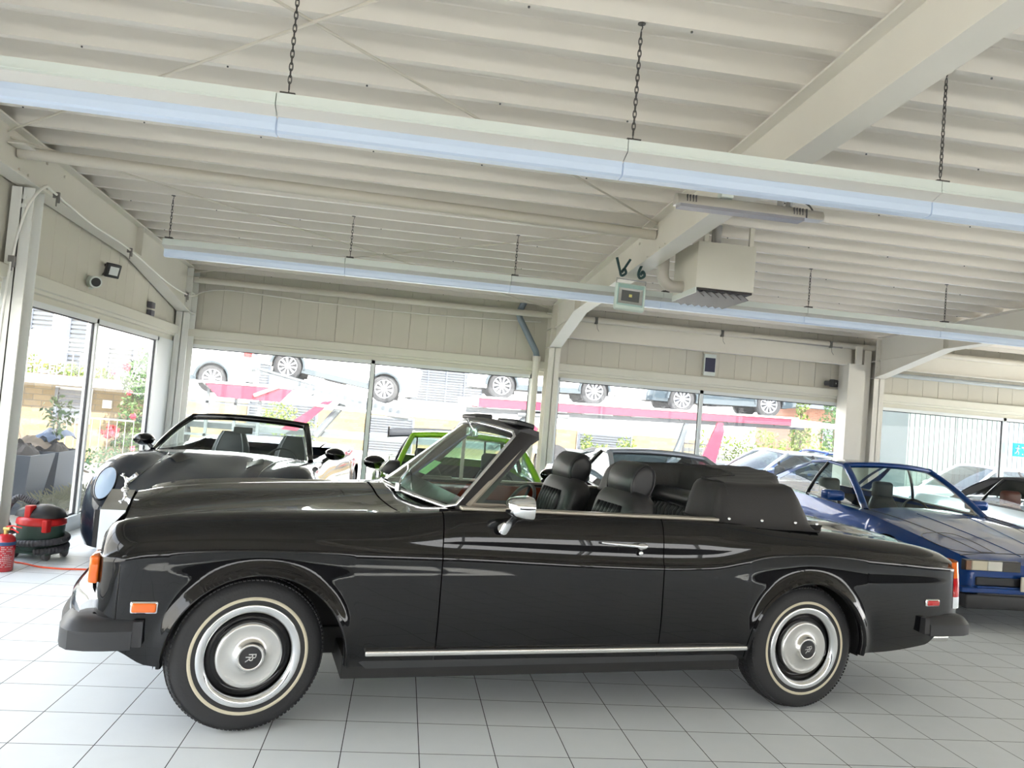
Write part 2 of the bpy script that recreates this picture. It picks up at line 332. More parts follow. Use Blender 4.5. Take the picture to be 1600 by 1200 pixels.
def tread(mb,r,w,n=110):
    for k in range(n):
        a=2*pi*k/n
        for sd,(y0,y1) in enumerate(((.012,.045),(.055,w/2-.004),(w/2+.004,w-.055),(w-.045,w-.012))):
            aa=a+(.5*pi/n if sd%2 else 0); rr=r-.0015 if 0<sd<3 else r-.009
            c,s=cos(aa),sin(aa); da=.65*pi/n
            q=[]
            for (u,yy,h) in ((-da,y0,0),(da,y0,0),(da,y1,0),(-da,y1,0),(-da,y0,.006),(da,y0,.006),(da,y1,.006),(-da,y1,.006)):
                rad_=rr+h-(.006 if (sd==0 and yy==y0) or (sd==3 and yy==y1) else 0); q.append((rad_*cos(aa+u),yy,rad_*sin(aa+u)))
            mb.add(q,[(0,3,2,1),(4,5,6,7),(0,1,5,4),(1,2,6,5),(2,3,7,6),(3,0,4,7)])
def rolls_wheel(parent,x,y,rz,spin,side,name='wheel'):
    """outer face at y (side -1: outer face looks to -y)"""
    r=.352; w=bpy.data.objects.new(name,None); COL.objects.link(w); w.parent=parent; w.location=(x,y,r); w.rotation_euler=(0,0,rz+(pi if side>0 else 0))
    m=MB(); m.lathe(tyre_prof(r,.196,.2),72); m.build('tyre',rubber,w,sharp=35,fix=True)
    t=MB(); tread(t,r,.2); t.build('tread',rubber,w)
    ww=MB(); ww.lathe([(.252,-.0075),(.256,-.0095),(.263,-.0095),(.267,-.0075)],72); ww.build('whitewall',whitewall,w,smooth=True)
    rg=MB(); rg.lathe([(.232,.004),(.236,-.006),(.228,-.012),(.21,-.009),(.2,-.004),(.193,.004),(.188,.02),(.186,.045)],72); rg.build('trim_ring',chrome,w,smooth=True)
    d=MB(); d.lathe([(.188,.03),(.17,.05),(.155,.045),(.0,.045)],48); d.build('rim',blackp,w,smooth=True)
    h=MB(); h.lathe([(.152,.035),(.152,.012),(.147,-.002),(.139,-.009),(.130,-.004),(.085,-.012),(.064,-.016),(.062,-.034),(.054,-.037),(.05,-.034)],64); h.build('hubcap',steelb,w,smooth=True)
    b=MB(); b.lathe([(.05,-.0345),(.0,-.0365)],40); b.build('hub_badge',blackpl,w,smooth=True)
    M=T(0,-.0375,0)@Matrix.Rotation(spin,4,'Y')@Matrix.Rotation(pi/2,4,'X')
    text_mesh('R',.05,.0008,'emblem_letter',steelb,w,M@T(-.007,.006)); text_mesh('R',.05,.0008,'emblem_letter',steelb,w,M@T(.005,-.007))
    return w
RO=(-.456,-.883,0); RZ_=rad(10.73)
ro=thing('classic_convertible','large black classic convertible with open top, whitewall tyres and black leather seats','car',RO,RZ_)
zcr=crv([(-.66,.785),(-.57,.80),(-.45,.825),(.07,.846),(.88,.842),(1.66,.822),(2.08,.817),(2.38,.826),(2.6,.86),(2.8,.888),(3.07,.897),(3.63,.87),(4.03,.839),(4.27,.815)])
ztp=crv([(-.665,.875),(-.655,.895),(-.62,.922),(-.56,.941),(-.41,.969),(-.21,.988),(.06,1.003),(.45,1.013),(.77,1.03),(.95,1.048),(1.3,1.056),(2.0,1.055),(2.42,1.05),(3.1,1.022),(3.55,.985),(3.9,.952),(4.11,.915),(4.21,.878),(4.27,.83)])
ctp=crv([(-.66,.16),(-.6,.11),(-.4,.10),(.5,.1),(.95,.04),(2.3,.035),(2.9,.1),(4.1,.13),(4.27,.2)])
pln=crv([(-.665,.12),(-.655,.085),(-.62,.045),(-.57,.022),(-.45,.01),(.2,0),(3.4,0),(3.9,.018),(4.12,.05),(4.22,.09),(4.27,.16)])
AR=((0.03,.405),(3.03,.405)); AZ=.335
lowl=crv([(-.665,.44),(-.6,.42),(-.53,.385),(-.42,.325),(-.38,.325),(.45,.3),(2.6,.31),(3.43,.33),(3.5,.326),(3.93,.368),(4.02,.43),(4.27,.5)])
def zlow(s):
    for c,r in AR:
        if abs(s-c)<r: return max(AZ+math.sqrt(r*r-(s-c)**2),lowl(s))
    return lowl(s)
qz=crv([(.28,.03),(.33,.0),(.42,-.022),(.55,-.03),(.7,-.026),(.82,-.016),(.95,-.008)])
def tside(s,z):
    t=qz(z)-.03+pln(s)
    for c,r in AR:
        d=math.hypot(s-c,z-AZ)-r
        t-=.022*math.exp(-(d/.035)**2)
    if s<-.5: t+=.0
    return t
def sec(s,far=False):
    """outer section from the lower edge to the crown: list of (t,z)"""
    zl=zlow(s); zc=zcr(s); zt=ztp(s); out=[]
    if zl>zc-.02: zl=zc-.02
    for i in range(22):
        z=zl+(zc-.008-zl)*i/21; out.append((tside(s,z)-.007*(i/21)**6,z))
    tc=pln(s)-.036; t0=tside(s,zc)
    for i in range(6):
        a=pi/2*i/5; out.append((t0-.007+.007*(1-cos(a)),zc-.007+.007*sin(a)))
    tc=max(tc,t0+.006)
    ct=ctp(s)+max(0,pln(s)-.02)*.6
    for i in range(1,13):
        a=pi/2*i/12; out.append((tc+(ct-tc)*(1-cos(a)),zc+.006+(zt-zc-.006)*sin(a)))
    return out
WID=1.74
def sidepanel(name,s0,s1,far,m,parent,extra=()):
    ss=set([s0,s1]); x=s0
    while x<s1: ss.add(round(x,4)); x+=.025
    for c,r in AR:
        for e in (-1,1):
            for k in range(0,26):
                q=c+e*(r-.0004 if k==0 else r*cos(k*.06)); 
                if s0<q<s1: ss.add(round(q,4))
            q=c+e*(r+.0005)
            if s0<q<s1: ss.add(round(q,4))
    for e in extra: ss.add(e)
    ss=sorted(ss); rows=[]
    for s in ss:
        r=[(s,(WID-t) if far else t,z) for t,z in sec(s)]; rows.append(r)
    mb=MB(); mb.loft(rows if far else [r[::-1] for r in rows])
    # folded return edges
    for s in (s0,s1):
        r=[(s,(WID-t) if far else t,z) for t,z in sec(s)]; r2=[(s+(.0),y+(-.03 if far else .03),z) for _,y,z in r]; mb.loft([r,r2])
    o=mb.build(name,m,parent,sharp=50); return o
g_=.003
body=bpy.data.objects.new('body',None)
for far in (False,True):
    sidepanel('front_fender',-.665,.855-g_,far,blackp,ro); d=sidepanel('door',.855+g_,2.075-g_,far,blackp,ro); sidepanel('rear_quarter_panel',2.075+g_,4.27,far,blackp,ro)
    # arch lips and wheel wells
    for c,r in AR:
        mb=MB(); rows=[]
        for k in range(0,61):
            a=-.05+(pi+.1)*k/60; x=c+r*cos(a); z=AZ+r*sin(a); t=tside(x,z); f=lambda q:(WID-q) if far else q
            rows.append([(c+(r+.012)*cos(a),f(t-.003),AZ+(r+.012)*sin(a)),(x,f(t-.008),z),(c+(r-.008)*cos(a),f(t-.001),AZ+(r-.008)*sin(a)),(c+(r-.012)*cos(a),f(t+.04),AZ+(r-.012)*sin(a))])
        mb.loft(rows); mb.build('wheel_arch_lip',blackp,ro,sharp=60)
        mb=MB(); rows=[]
        for k in range(0,41):
            a=-.1+(pi+.2)*k/40; rows.append([(c+(r+.03)*cos(a),f(.02),AZ+(r+.03)*sin(a)),(c+(r+.03)*cos(a),f(.34),AZ+(r+.03)*sin(a))])
        mb.loft(rows); mb.add([(c-r-.04,f(.34),.3),(c+r+.04,f(.34),.3),(c+r+.04,f(.34),.82),(c-r-.04,f(.34),.82)],[(0,1,2,3)]); mb.build('wheel_well',underb,ro)
    mb=MB(); P_=[]
    for z in lin(.50,zcr(-.55)-.012,20): P_.append((-.568,tside(-.568,z)-.001,z))
    P_+=[(-.560,tside(-.56,.79)-.003,zcr(-.56)-.004),(-.545,tside(-.545,.8)-.005,zcr(-.545)-.001)]
    mb.tube([(x,f(t),z) for x,t,z in P_],.0035,6); mb.build('fender_edge_bead',blackp,ro,smooth=True)
# bonnet, cowl, boot
zhc=crv([(-.62,.975),(-.5,1.003),(-.25,1.035),(.07,1.058),(.45,1.078),(.62,1.088),(.95,1.10)])
zhe=crv([(-.62,.912),(-.5,.925),(-.3,.95),(0,.99),(.4,1.03),(.7,1.055),(.95,1.07)])
zhv=crv([(-.62,.885),(-.5,.90),(-.3,.935),(0,.975),(.4,1.015),(.7,1.042),(.95,1.055)])
def htop(s,t):
    if t>.87: t=WID-t
    ct=ctp(s)+max(0,pln(s)-.02)*.6
    return crv([(ct,ztp(s)),(ct+.1,ztp(s)-.012+.014*min(1,max(0,(s+.1)/.7))**2),(.42,zhv(s)),(.56,zhe(s)),(.70,zhe(s)+(zhc(s)-zhe(s))*.65),(.87,zhc(s))])(t)
def hoodpart(name,s0,s1,t0,t1,ns,nt,m,sfun=None,dz=0):
    mb=MB(); rows=[]
    for i in range(ns+1):
        r=[]
        for j in range(nt+1):
            u=j/nt; 
            s=s0+(s1-s0)*i/ns
            a=t0(s) if callable(t0) else t0; b=t1(s) if callable(t1) else t1
            t=a+(b-a)*u; ss=sfun(i/ns,t) if sfun else s
            r.append((ss,t,htop(ss,t)+dz))
        rows.append(r)
    mb.loft([r[::-1] for r in rows]); return mb.build(name,m,ro,smooth=True)
hrear=lambda t:.60+.05*((t-.87)/.75)**2
ctin=lambda s:ctp(s)+max(0,pln(s)-.02)*.6
hoodpart('bonnet',-.625,.6,lambda s:max(.135,ctin(s)+.001),lambda s:WID-max(.135,ctin(s)+.001),50,50,blackp,sfun=lambda u,t:-.625+(hrear(t)-.006+.625)*u)
for far in (0,1):
    mb=MB(); rows=[]
    for i in range(64):
        s=-.655+(.9+.655)*i/63; a=ctin(s); b=max(.135,a+.001)
        rows.append([(s,(WID-t) if far else t,htop(s,min(t,.3)) if s>-.625 else ztp(s)) for t in (a,(a+b)/2,b)])
    mb.loft(rows); mb.build('fender_top',blackp,ro,smooth=True)
wsb=lambda t:.925-.24*(1-((t-.87)/.75)**2)     # windscreen base line
hoodpart('cowl',0,1,.135,WID-.135,10,40,blackp,sfun=lambda u,t:hrear(t)+.004+(wsb(t)+.08-hrear(t))*u)
zbc=crv([(2.4,1.06),(3.1,1.055),(3.55,1.035),(3.9,.995),(4.11,.95),(4.21,.91),(4.27,.85)])
def btop(s,t):
    if t>.87: t=WID-t
    ct=ctin(s); return crv([(ct,ztp(s)),(ct+.12,ztp(s)+.004),(.5,zbc(s)-.012),(.87,zbc(s))])(t)
mb=MB(); mb.loft([[(s,ctin(s)+(WID-2*ctin(s))*j/40,btop(s,ctin(s)+(WID-2*ctin(s))*j/40)) for j in range(41)] for s in lin(2.6,4.27,60)]); mb.build('boot_lid',blackp,ro,smooth=True,fix=True)
mb=MB(); rows=[]
for u in lin(0,1,9):
    rows.append([(4.27+.012*sin(u*pi),ctin(4.27)+(WID-2*ctin(4.27))*j/30,btop(4.27,ctin(4.27)+(WID-2*ctin(4.27))*j/30)*(1-u)+.45*u) for j in range(31)])
mb.loft(rows); rows=[]
for t,z in sec(4.27): rows.append([(4.27,t,z),(4.27,WID-t,z)])
mb.loft(rows); mb.build('rear_panel',blackp,ro,sharp=40)
# front panel, grille shell with temple top, mascot
mb=MB(); rows=[[(-.665,t,z),(-.665,WID-t,z)] for t,z in sec(-.665)]; mb.loft(rows); mb.build('nose_panel',blackp,ro,fix=True)
G=bpy.data.objects.new('radiator_grille',None); COL.objects.link(G); G.parent=ro
mb=MB(); A=[(.565,.905),(.87,.972),(1.175,.905)]; 
mb.loft([[(x,.56,.42),(x,.56,.912),(x,.87,.978),(x,1.18,.912),(x,1.18,.42)] for x in (-.755,-.64)]); mb.loft([[(x,.59,.42),(x,.59,.88),(x,.87,.94),(x,1.15,.88),(x,1.15,.42)] for x in (-.755,-.70)])
mb.loft([[(-.755,.56,.42),(-.755,.56,.912),(-.755,.87,.978),(-.755,1.18,.912),(-.755,1.18,.42)],[(-.755,.59,.42),(-.755,.59,.88),(-.755,.87,.94),(-.755,1.15,.88),(-.755,1.15,.42)]])
mb.build('grille_shell',chrome,G)
mb=MB()
for k in range(19): y=.605+.53*k/18; mb.box((-.745,y-.004,.42),(-.715,y+.004,.88+.05*(1-abs(y-.87)/.28)))
mb.build('grille_slats',chrome,G); mb=MB(); mb.box((-.705,.58,.42),(-.66,1.16,.9)); mb.build('grille_back',underb,G)
mb=MB(); P=T(-.69,.87,.975,s=.9)
mb.lathe([(.0,0),(.022,0),(.022,.008),(.014,.016),(.009,.02),(0,.02)],20,M=P@Matrix.Rotation(pi/2,4,'X'))
mb.tube([(0,0,.018),(.002,0,.035),(.006,0,.05),(-.002,0,.066),(-.012,0,.08)],[.007,.011,.013,.009,.006],10,M=P)
mb.sphere((-.019,0,.093),.008,M=P); mb.tube([(-.002,0,.074),(-.022,0,.082),(-.034,0,.088)],[.006,.004,.003],8,M=P)
for sg in (-1,1):
    mb.loft([[(.0,sg*.006,.078),(.012,sg*.018,.07),(.045,sg*.045,.105)],[(-.004,sg*.006,.066),(.02,sg*.022,.06),(.06,sg*.046,.09)],[(.004,sg*.006,.05),(.03,sg*.02,.052),(.05,sg*.035,.075)]],M=P)
mb.build('mascot',chrome,G,smooth=True,fix=True)
for ya in (.22,.40,1.34,1.52):
    mb=MB(); mb.lathe([(.088,0),(.092,-.02),(.082,-.035),(.078,-.02)],28,M=T(-.665,ya,.7,rz=-pi/2)@Matrix.Scale(-1,4,(0,1,0))); mb.build('headlamp_bezel',chrome,ro,smooth=True)
    mb=MB(); mb.lathe([(.08,-.012),(.05,-.03),(0,-.038)],28,M=T(-.665,ya,.7,rz=-pi/2)@Matrix.Scale(-1,4,(0,1,0))); mb.build('headlamp_lens',clear_l,ro,smooth=True)
for far in (0,1):
    f=lambda q:(WID-q) if far else q
    mb=MB(); ys=sorted((f(.035),f(.2))); mb.rbox((-.70,ys[0],.665),(-.66,ys[1],.785),.01); mb.build('turn_signal',amber,ro,sharp=40)
    mb=MB(); mb.loft([[(-.668,f(.1),z),(-.65,f(.045),z),(-.60,f(.012),z)] for z in (.60,.82)]); mb.build('headlamp_surround',chrome,ro,smooth=True) if 0 else None
# bumpers
def bumper(sg,x0,x1,z0,z1,name):
    """x0: outermost at centre, x1: end of the side return"""
    B=bpy.data.objects.new(name,None); COL.objects.link(B); B.parent=ro
    xc=x0; path=[]
    for k in range(25):
        t=.06+(WID-.12)*k/24; b=((t-.87)/.81)**2; path.append((xc-sg*.10*b*b,t))
    mb=MB(); rows=[]
    for x,t in path: rows.append([(x+sg*a,t,z) for a,z in ((.0,z0),(.03,z0+.01),(.04,(z0+z1)/2-.01),(.03,z1+.035),(.0,z1+.055),(-.05,z1+.06),(-.05,z0))])
    mb.loft(rows,closed=True,capa=True,capb=True); mb.build('chrome_blade',chrome,B,sharp=60,fix=True)
    mb=MB(); rows=[]
    for x,t in path: rows.append([(x+sg*(.035+a),t,z) for a,z in ((0,z0-.0),(.02,z0),(.03,z0+.015),(.03,z0+.06),(.018,z0+.075),(0,z0+.075))])
    mb.loft(rows,closed=True,capa=True,capb=True); mb.build('rubber_strip',rub2,B,sharp=50,fix=True)
    for far in (0,1):
        f=lambda q:(WID-q) if far else q
        xo=xc-sg*.0; prof=[(0,z0),(.0,z1-.045),(.028,z1-.012),(.06,z1),(.12,z1),(.12,z0)]
        # end cap wraps round the corner
        cor=[]; xe=x1
        pts=[(xe,-.085),(xe+sg*.1,-.09),(xo-sg*.12,-.085),(xo-sg*.05,-.06),(xo-sg*.015,-.01),(xo+sg*.005,.07),(xo+sg*.012,.2)]
        rows=[]
        for i,(x,t) in enumerate(pts):
            a=pts[max(i-1,0)];b=pts[min(i+1,len(pts)-1)]; dx,dt=b[0]-a[0],b[1]-a[1]; L=math.hypot(dx,dt); nx,nt=(-dt/L*-sg,-abs(dx)/L) if 0 else (dt/L*sg*sg,-abs(dx)/L)
            nx=sg*abs(dt)/L
            rows.append([(x-nx*q,f(t-nt*q),z) for q,z in prof])
        mb=MB(); mb.loft(rows,closed=True,capa=True,capb=True); mb.build('rubber_end',rub2,B,sharp=35,fix=True)
        mb=MB(); mb.box((min(xe-sg*.04,xe),min(f(-.08),f(.1)),z0+.012),(max(xe-sg*.04,xe),max(f(-.08),f(.1)),z1-.005)); mb.build('end_boot',blackpl,B)
bumper(-1,-.79,-.49,.41,.535,'front_bumper'); bumper(1,4.28,3.90,.435,.545,'rear_bumper')
# side trim, lamps, handles, rocker
mb=MB(); mb.rbox((.515,-.072,.362),(2.625,-.028,.388),.008); mb.build('sill_trim',beige_tr if 0 else steelb,ro,sharp=40)
mb=MB(); mb.box((.42,.0,.24),(2.62,1.74,.345)); mb.box((-.4,.3,.27),(4.2,1.44,.4)); mb.box((-.62,.3,.3),(-.3,1.44,.45)); mb.build('underbody',underb,ro)
mb=MB(); mb.prism([(.47,.345),(2.6,.345),(2.58,.30),(.53,.295)],'y',-.03,.02); mb.build('sill',rub2,ro)
def lamp(name,s0,s1,z0,z1,m,far):
    t=tside((s0+s1)/2,(z0+z1)/2); f=lambda a,b:sorted(((WID-a),(WID-b))) if far else (a,b)
    L=bpy.data.objects.new(name,None); COL.objects.link(L); L.parent=ro
    y=f(t-.012,t+.02); mb=MB(); mb.rbox((s0,y[0],z0),(s1,y[1],z1),.01); mb.build('lamp_frame',chrome,L,sharp=40)
    y=f(t-.02,t); mb=MB(); mb.rbox((s0+.008,y[0],z0+.008),(s1-.008,y[1],z1-.008),.008); mb.box(((s0+s1)/2-.02,y[0]-.002*(not far),z0+.015),((s0+s1)/2+.02,y[1]+.002*far,(z0+z1)/2)); mb.build('lamp_lens',m,L,sharp=40)
for far in (0,1):
    lamp('side_marker',-.512,-.397,.557,.613,amber,far); lamp('rear_side_marker',3.893,4.0,.60,.647,red_l,far)
    f=lambda q:(WID-q) if far else q
    for nm,m,z0,z1 in (('rear_turn_signal',amber,.765,.862),('tail_lamp',red_l,.65,.765),('lamp_chrome_base',chrome,.58,.65)):
        mb=MB(); mb.loft([[(x-(.05*max(0,z-.76)),f(tt),z) for x,tt in ((4.155,tside(4.155,z)+.004),(4.165,tside(4.165,z)-.010),(4.215,tside(4.215,z)-.018),(4.262,tside(4.25,z)-.01),(4.292,.14),(4.297,.24))] for z in lin(z0,z1,5)]); mb.build(nm,m,ro,smooth=True)
    H=bpy.data.objects.new('door_handle',None); COL.objects.link(H); H.parent=ro; t=-.045; 
    mb=MB(); mb.tube([(1.70,f(t),.925),(1.76,f(t-.018),.924),(1.84,f(t-.028),.921),(1.90,f(t-.026),.918)],[.006,.008,.009,.009],10); mb.build('grip',chrome,H,smooth=True)
    mb=MB(); mb.sphere((1.93,f(t-.01),.914),.024,sc=(1.5,.9,.75)); mb.build('push_button',chrome,H,smooth=True)
    mb=MB(); mb.sphere((1.93,f(t-.005),.876),.013,sc=(1,.6,1)); mb.build('lock',chrome,H,smooth=True)
    mb=MB(); mb.rbox((.95,min(f(.028),f(.085)),1.052),(2.45,max(f(.028),f(.085)),1.07),.006); mb.build('belt_rail',beige_tr,ro,sharp=40)
    # inner door and side panel
    mb=MB(); mb.loft([[(s,f(.085),1.05),(s,f(.11),1.0),(s,f(.12),.4)] for s in lin(.85,3.2,12)]); mb.build('door_card',carpet_m if 0 else leather,ro)
    mb=MB(); mb.rbox((.98,min(f(.10),f(.125)),.93),(2.3,max(f(.10),f(.125)),1.04),.01); mb.build('wood_capping',wood,ro,sharp=40)
    # reflector on rear arch, wheels
rolls_wheel(ro,0,.012,rad(9),rad(92),-1); rolls_wheel(ro,3.056,.0,0,rad(80),-1); rolls_wheel(ro,0,WID-.012,rad(7),0,1); rolls_wheel(ro,3.056,WID,0,0,1)
mb=MB(); mb.cyl((0,.2,.33),(0,1.54,.33),.03); mb.build('front_axle',underb,ro); mb=MB(); mb.cyl((3.056,.2,.33),(3.056,1.54,.33),.045); mb.build('rear_axle',underb,ro)
mb=MB(); mb.lathe([(.024,0),(.026,.0),(.026,.28),(.024,.28)],20,M=T(4.33,.2,.345,rz=pi/2)); mb.build('exhaust_pipe',steelb,ro,sharp=40,fix=True)
# windscreen: frame, glass, visors, sticker, wipers
def wsp(v,u):
    """v 0..1 near to far, u 0..1 base to top"""
    w_=1-(2*v-1)**2; b=Vector((.93-.235*w_,.12+1.5*v,1.045+.045*w_)); t_=Vector((1.29-.075*w_,.255+1.23*v,1.452+.035*w_)); return b.lerp(t_,u)
WS=bpy.data.objects.new('windscreen',None); COL.objects.link(WS); WS.parent=ro
mb=MB(); mb.loft([[wsp(.03+.94*v,.04+.92*u) for v in lin(0,1,30)] for u in lin(0,1,8)]); mb.build('windscreen_glass',winds,WS,smooth=True)
mb=MB(); loop=[wsp(v,0) for v in lin(.03,.97,25)]+[wsp(1,u) for u in lin(.05,.95,8)]+[wsp(v,1) for v in lin(.97,.03,25)]+[wsp(0,u) for u in lin(.95,.05,8)]
mb.tube(loop,.013,8,closed=True); mb.build('chrome_surround',chrome,WS,smooth=True)
mb=MB()
for v in (0,1):
    sg=-1 if v==0 else 1; rows=[]
    for u in lin(-.02,1.03,10):
        p=wsp(v,u); rows.append([p+Vector(q) for q in ((-.0,sg*.016,.0),(.05,sg*.032,-.01),(.10,sg*.022,-.025),(.095,-sg*.02,-.03),(.02,-sg*.02,0))])
    mb.loft(rows,closed=True,capa=True,capb=True)
rows=[]
for v in lin(-.01,1.01,30):
    p=wsp(v,1); rows.append([p+Vector(q) for q in ((-.012,0,-.012),(.0,0,.022),(.06,0,.034),(.115,0,.02),(.12,0,-.025),(.08,0,-.055),(.0,0,-.03))])
mb.loft(rows,closed=True,capa=True,capb=True); mb.build('windscreen_frame',mat('black_frame',(.015,.014,.016),.35),WS,sharp=45,fix=True)
for v in (.16,.78):
    mb=MB(); p=wsp(v,1); mb.rbox((-.02,-.17,-.014),(.10,.17,.018),.012,M=T(p.x+.05,p.y,p.z+.038,ry=rad(12 if v<.5 else -8))); mb.build('sun_visor',leather,WS,sharp=40)
mb=MB(); p=wsp(.5,.85); mb.rbox((p.x+.06,p.y-.11,p.z-.03),(p.x+.08,p.y+.11,p.z+.03),.01); mb.cyl((p.x+.07,p.y,p.z+.02),(p.x+.03,p.y,p.z+.08),.008); mb.build('rear_view_mirror',chrome,WS,sharp=40)
mb=MB(); a,b,c,d=wsp(.27,.24),wsp(.34,.24),wsp(.34,.42),wsp(.27,.42); off=Vector((.004,0,.002)); mb.add([a+off,b+off,c+off,d+off],[(0,1,2,3)]); mb.build('sticker',mat('green_sticker',(.45,.75,.35),.5,var=(60,.25)),WS)
for y in (.45,1.15):
    mb=MB(); mb.tube([(.70,y,1.12),(.72,y+.04,1.15),(.80,y+.26,1.185),(.83,y+.42,1.2)],.006,6); mb.tube([(.70,y,1.09),(.70,y,1.13)],.016,8); mb.build('wiper',chrome,ro)
# quarter windows (frames stand at both doors) and raised far glass bar
for far in (0,1):
    f=lambda q:(WID-q) if far else q
    Q=bpy.data.objects.new('quarter_window',None); COL.objects.link(Q); Q.parent=ro
    mb=MB(); a=Vector((1.0,f(.10),1.065)); b=Vector((1.33,f(.235),1.40)); c=Vector((1.24,f(.10),1.065))
    mb.tube([a,b],[.012,.012],6,flat=1.6)
    mb.tube([(1.0,f(.10),1.075),(1.3,f(.10),1.075)],.010,6)
    if far: mb.box((1.355,f(.11)-.006,1.06),(1.38,f(.11)+.006,1.40))
    mb.build('window_frame',beige_tr,Q)
    mb=MB(); mb.add([a+Vector((.02,0,.01)),(1.33,f(.10),1.07),b],[(0,1,2)]); mb.build('quarter_glass',winds,Q)
# door mirrors
for far in (0,1):
    f=lambda q:(WID-q) if far else q
    Mi=bpy.data.objects.new('door_mirror',None); COL.objects.link(Mi); Mi.parent=ro; c=Vector((1.185 if not far else .90,f(-.15),1.10)); sg=-1 if not far else 1
    rows=[]
    for x,h,w in ((-.055,.012,.02),(-.05,.03,.05),(-.03,.045,.075),(.02,.055,.088),(.055,.058,.09),(.06,.056,.088)):
        rows.append([(c.x+x+(.012*math.sin(k*pi/12) if 0 else 0),c.y+w*math.copysign(abs(cos(k*pi/12))**.55,cos(k*pi/12)),c.z+h*math.copysign(abs(sin(k*pi/12))**.55,sin(k*pi/12))+.1*x*0) for k in range(24)])
    mb=MB(); mb.loft(rows,closed=True,capa=True); mb.build('mirror_housing',chrome if not far else blackpl,Mi,sharp=60,fix=True)
    mb=MB(); mb.loft([rows[-1],[tuple(Vector(p).lerp(c+Vector((.055,0,0)),1)) for p in rows[-1]]],closed=True); mb.build('mirror_glass',chrome,Mi)
    mb=MB(); mb.tube([(c.x-.0,f(-.12),c.z-.045),(c.x-.02,f(-.09),c.z-.09),(c.x-.035,f(-.045),c.z-.125)],[.022,.024,.03],12); mb.build('mirror_stalk',chrome,Mi,smooth=True)
# seats
def seat_prof(w,h,d,M,parent,name,flut=True,top=.05):
    """seat back: rounded slab, w wide (y), h tall (z), d thick (x)"""
    mb=MB(); rows=[]
    for z in lin(0,1,14):
        k=(1-max(0,(z-.7)/.3)**3*.35); dd=d*(1-.35*max(0,(z-.75)/.25)**2)
        rows.append([(dd*.5*math.copysign(abs(cos(a))**.6,cos(a)),w*.5*k*math.copysign(abs(sin(a))**.45,sin(a)),h*(1-(1-z)**1.3) if z<1 else h) for a in [2*pi*i/28 for i in range(28)]])
    mb.loft(rows,closed=True,capa=True); c=[(x*.5,y*.7,h+.012) for x,y,z in rows[-1]]; mb.loft([rows[-1],c],closed=True,capb=True,M=None)
    s=MB(); s.add(mb.v,mb.f,M); o=s.build(name,leather,parent,smooth=True,fix=True)
    if flut:
        s=MB()
        for i in range(7):
            y=(i-3)*w*.083; s.tube([(-d*.46,y,h*.02),(-d*.5,y,h*.3),(-d*.5,y,h*.74),(-d*.44,y,h*.84)],w*.042,8,M=M)
        s.build('seat_flutes',leather,o,smooth=True)
    return o
for yc,nm,so_ in ((.48,'front_seat',-.05),(1.26,'front_seat',-.11)):
    S=bpy.data.objects.new(nm,None); COL.objects.link(S); S.parent=ro; S.location=(so_,0,.03)
    seat_prof(.56,.68,.2,T(1.97,yc,.47,ry=rad(16)),S,'seat_back')
    mb=MB(); mb.rbox((1.4,yc-.26,.38),(2.0,yc+.26,.56),.06,4); mb.build('seat_cushion',leather,S,smooth=True)
    mb=MB(); rows=[]
    for y,k in [(-.172,.0),(-.17,.6),(-.163,.9),(-.14,1),(0,1.02),(.14,1),(.163,.9),(.17,.6),(.172,0)]:
        rows.append([(.08*k*cos(a),y,.118*k*sin(a)) for a in [2*pi*i/24 for i in range(24)]])
    mb.loft(rows,closed=True,M=T(2.16,yc,1.185,ry=rad(12))); mb.build('headrest',leather,S,smooth=True,fix=True)
    for sg in (-1,1): mb=MB(); mb.tube([(2.16+.073*cos(a)+.02*sin(a),yc+sg*.163,1.185+.107*sin(a)) for a in lin(0,2*pi,24)],.004,5); mb.build('headrest_piping',leather,S)
    for sg in (-1,1): mb=MB(); mb.cyl((2.14,yc+sg*.05,1.0),(2.15,yc+sg*.05,1.12),.006,8); mb.build('headrest_post',chrome,S)
S=bpy.data.objects.new('rear_seat',None); COL.objects.link(S); S.parent=ro
mb=MB(); rows=[]
for y in lin(.30,1.44,24):
    b=1-((y-.87)/.6)**4; rows.append([(2.74+.05*cos(a)*1.3-.0*b,y,1.075+.012*b+.062*sin(a)) for a in [2*pi*i/16 for i in range(16)]])
mb.loft(rows,closed=True,capa=True,capb=True); mb.build('bolster',leather,S,smooth=True,fix=True)
mb=MB(); mb.rbox((2.66,.3,.45),(2.82,1.44,1.06),.05,4); mb.rbox((2.2,.3,.4),(2.75,1.44,.6),.06,4); mb.build('bench',leather,S,smooth=True)
mb=MB()
for i in range(22):
    y=.36+i*.049; mb.tube([(2.67,y,.62),(2.645,y,.8),(2.655,y,1.0),(2.68,y,1.03)],.024,8)
mb.build('bench_flutes',leather,S,smooth=True)
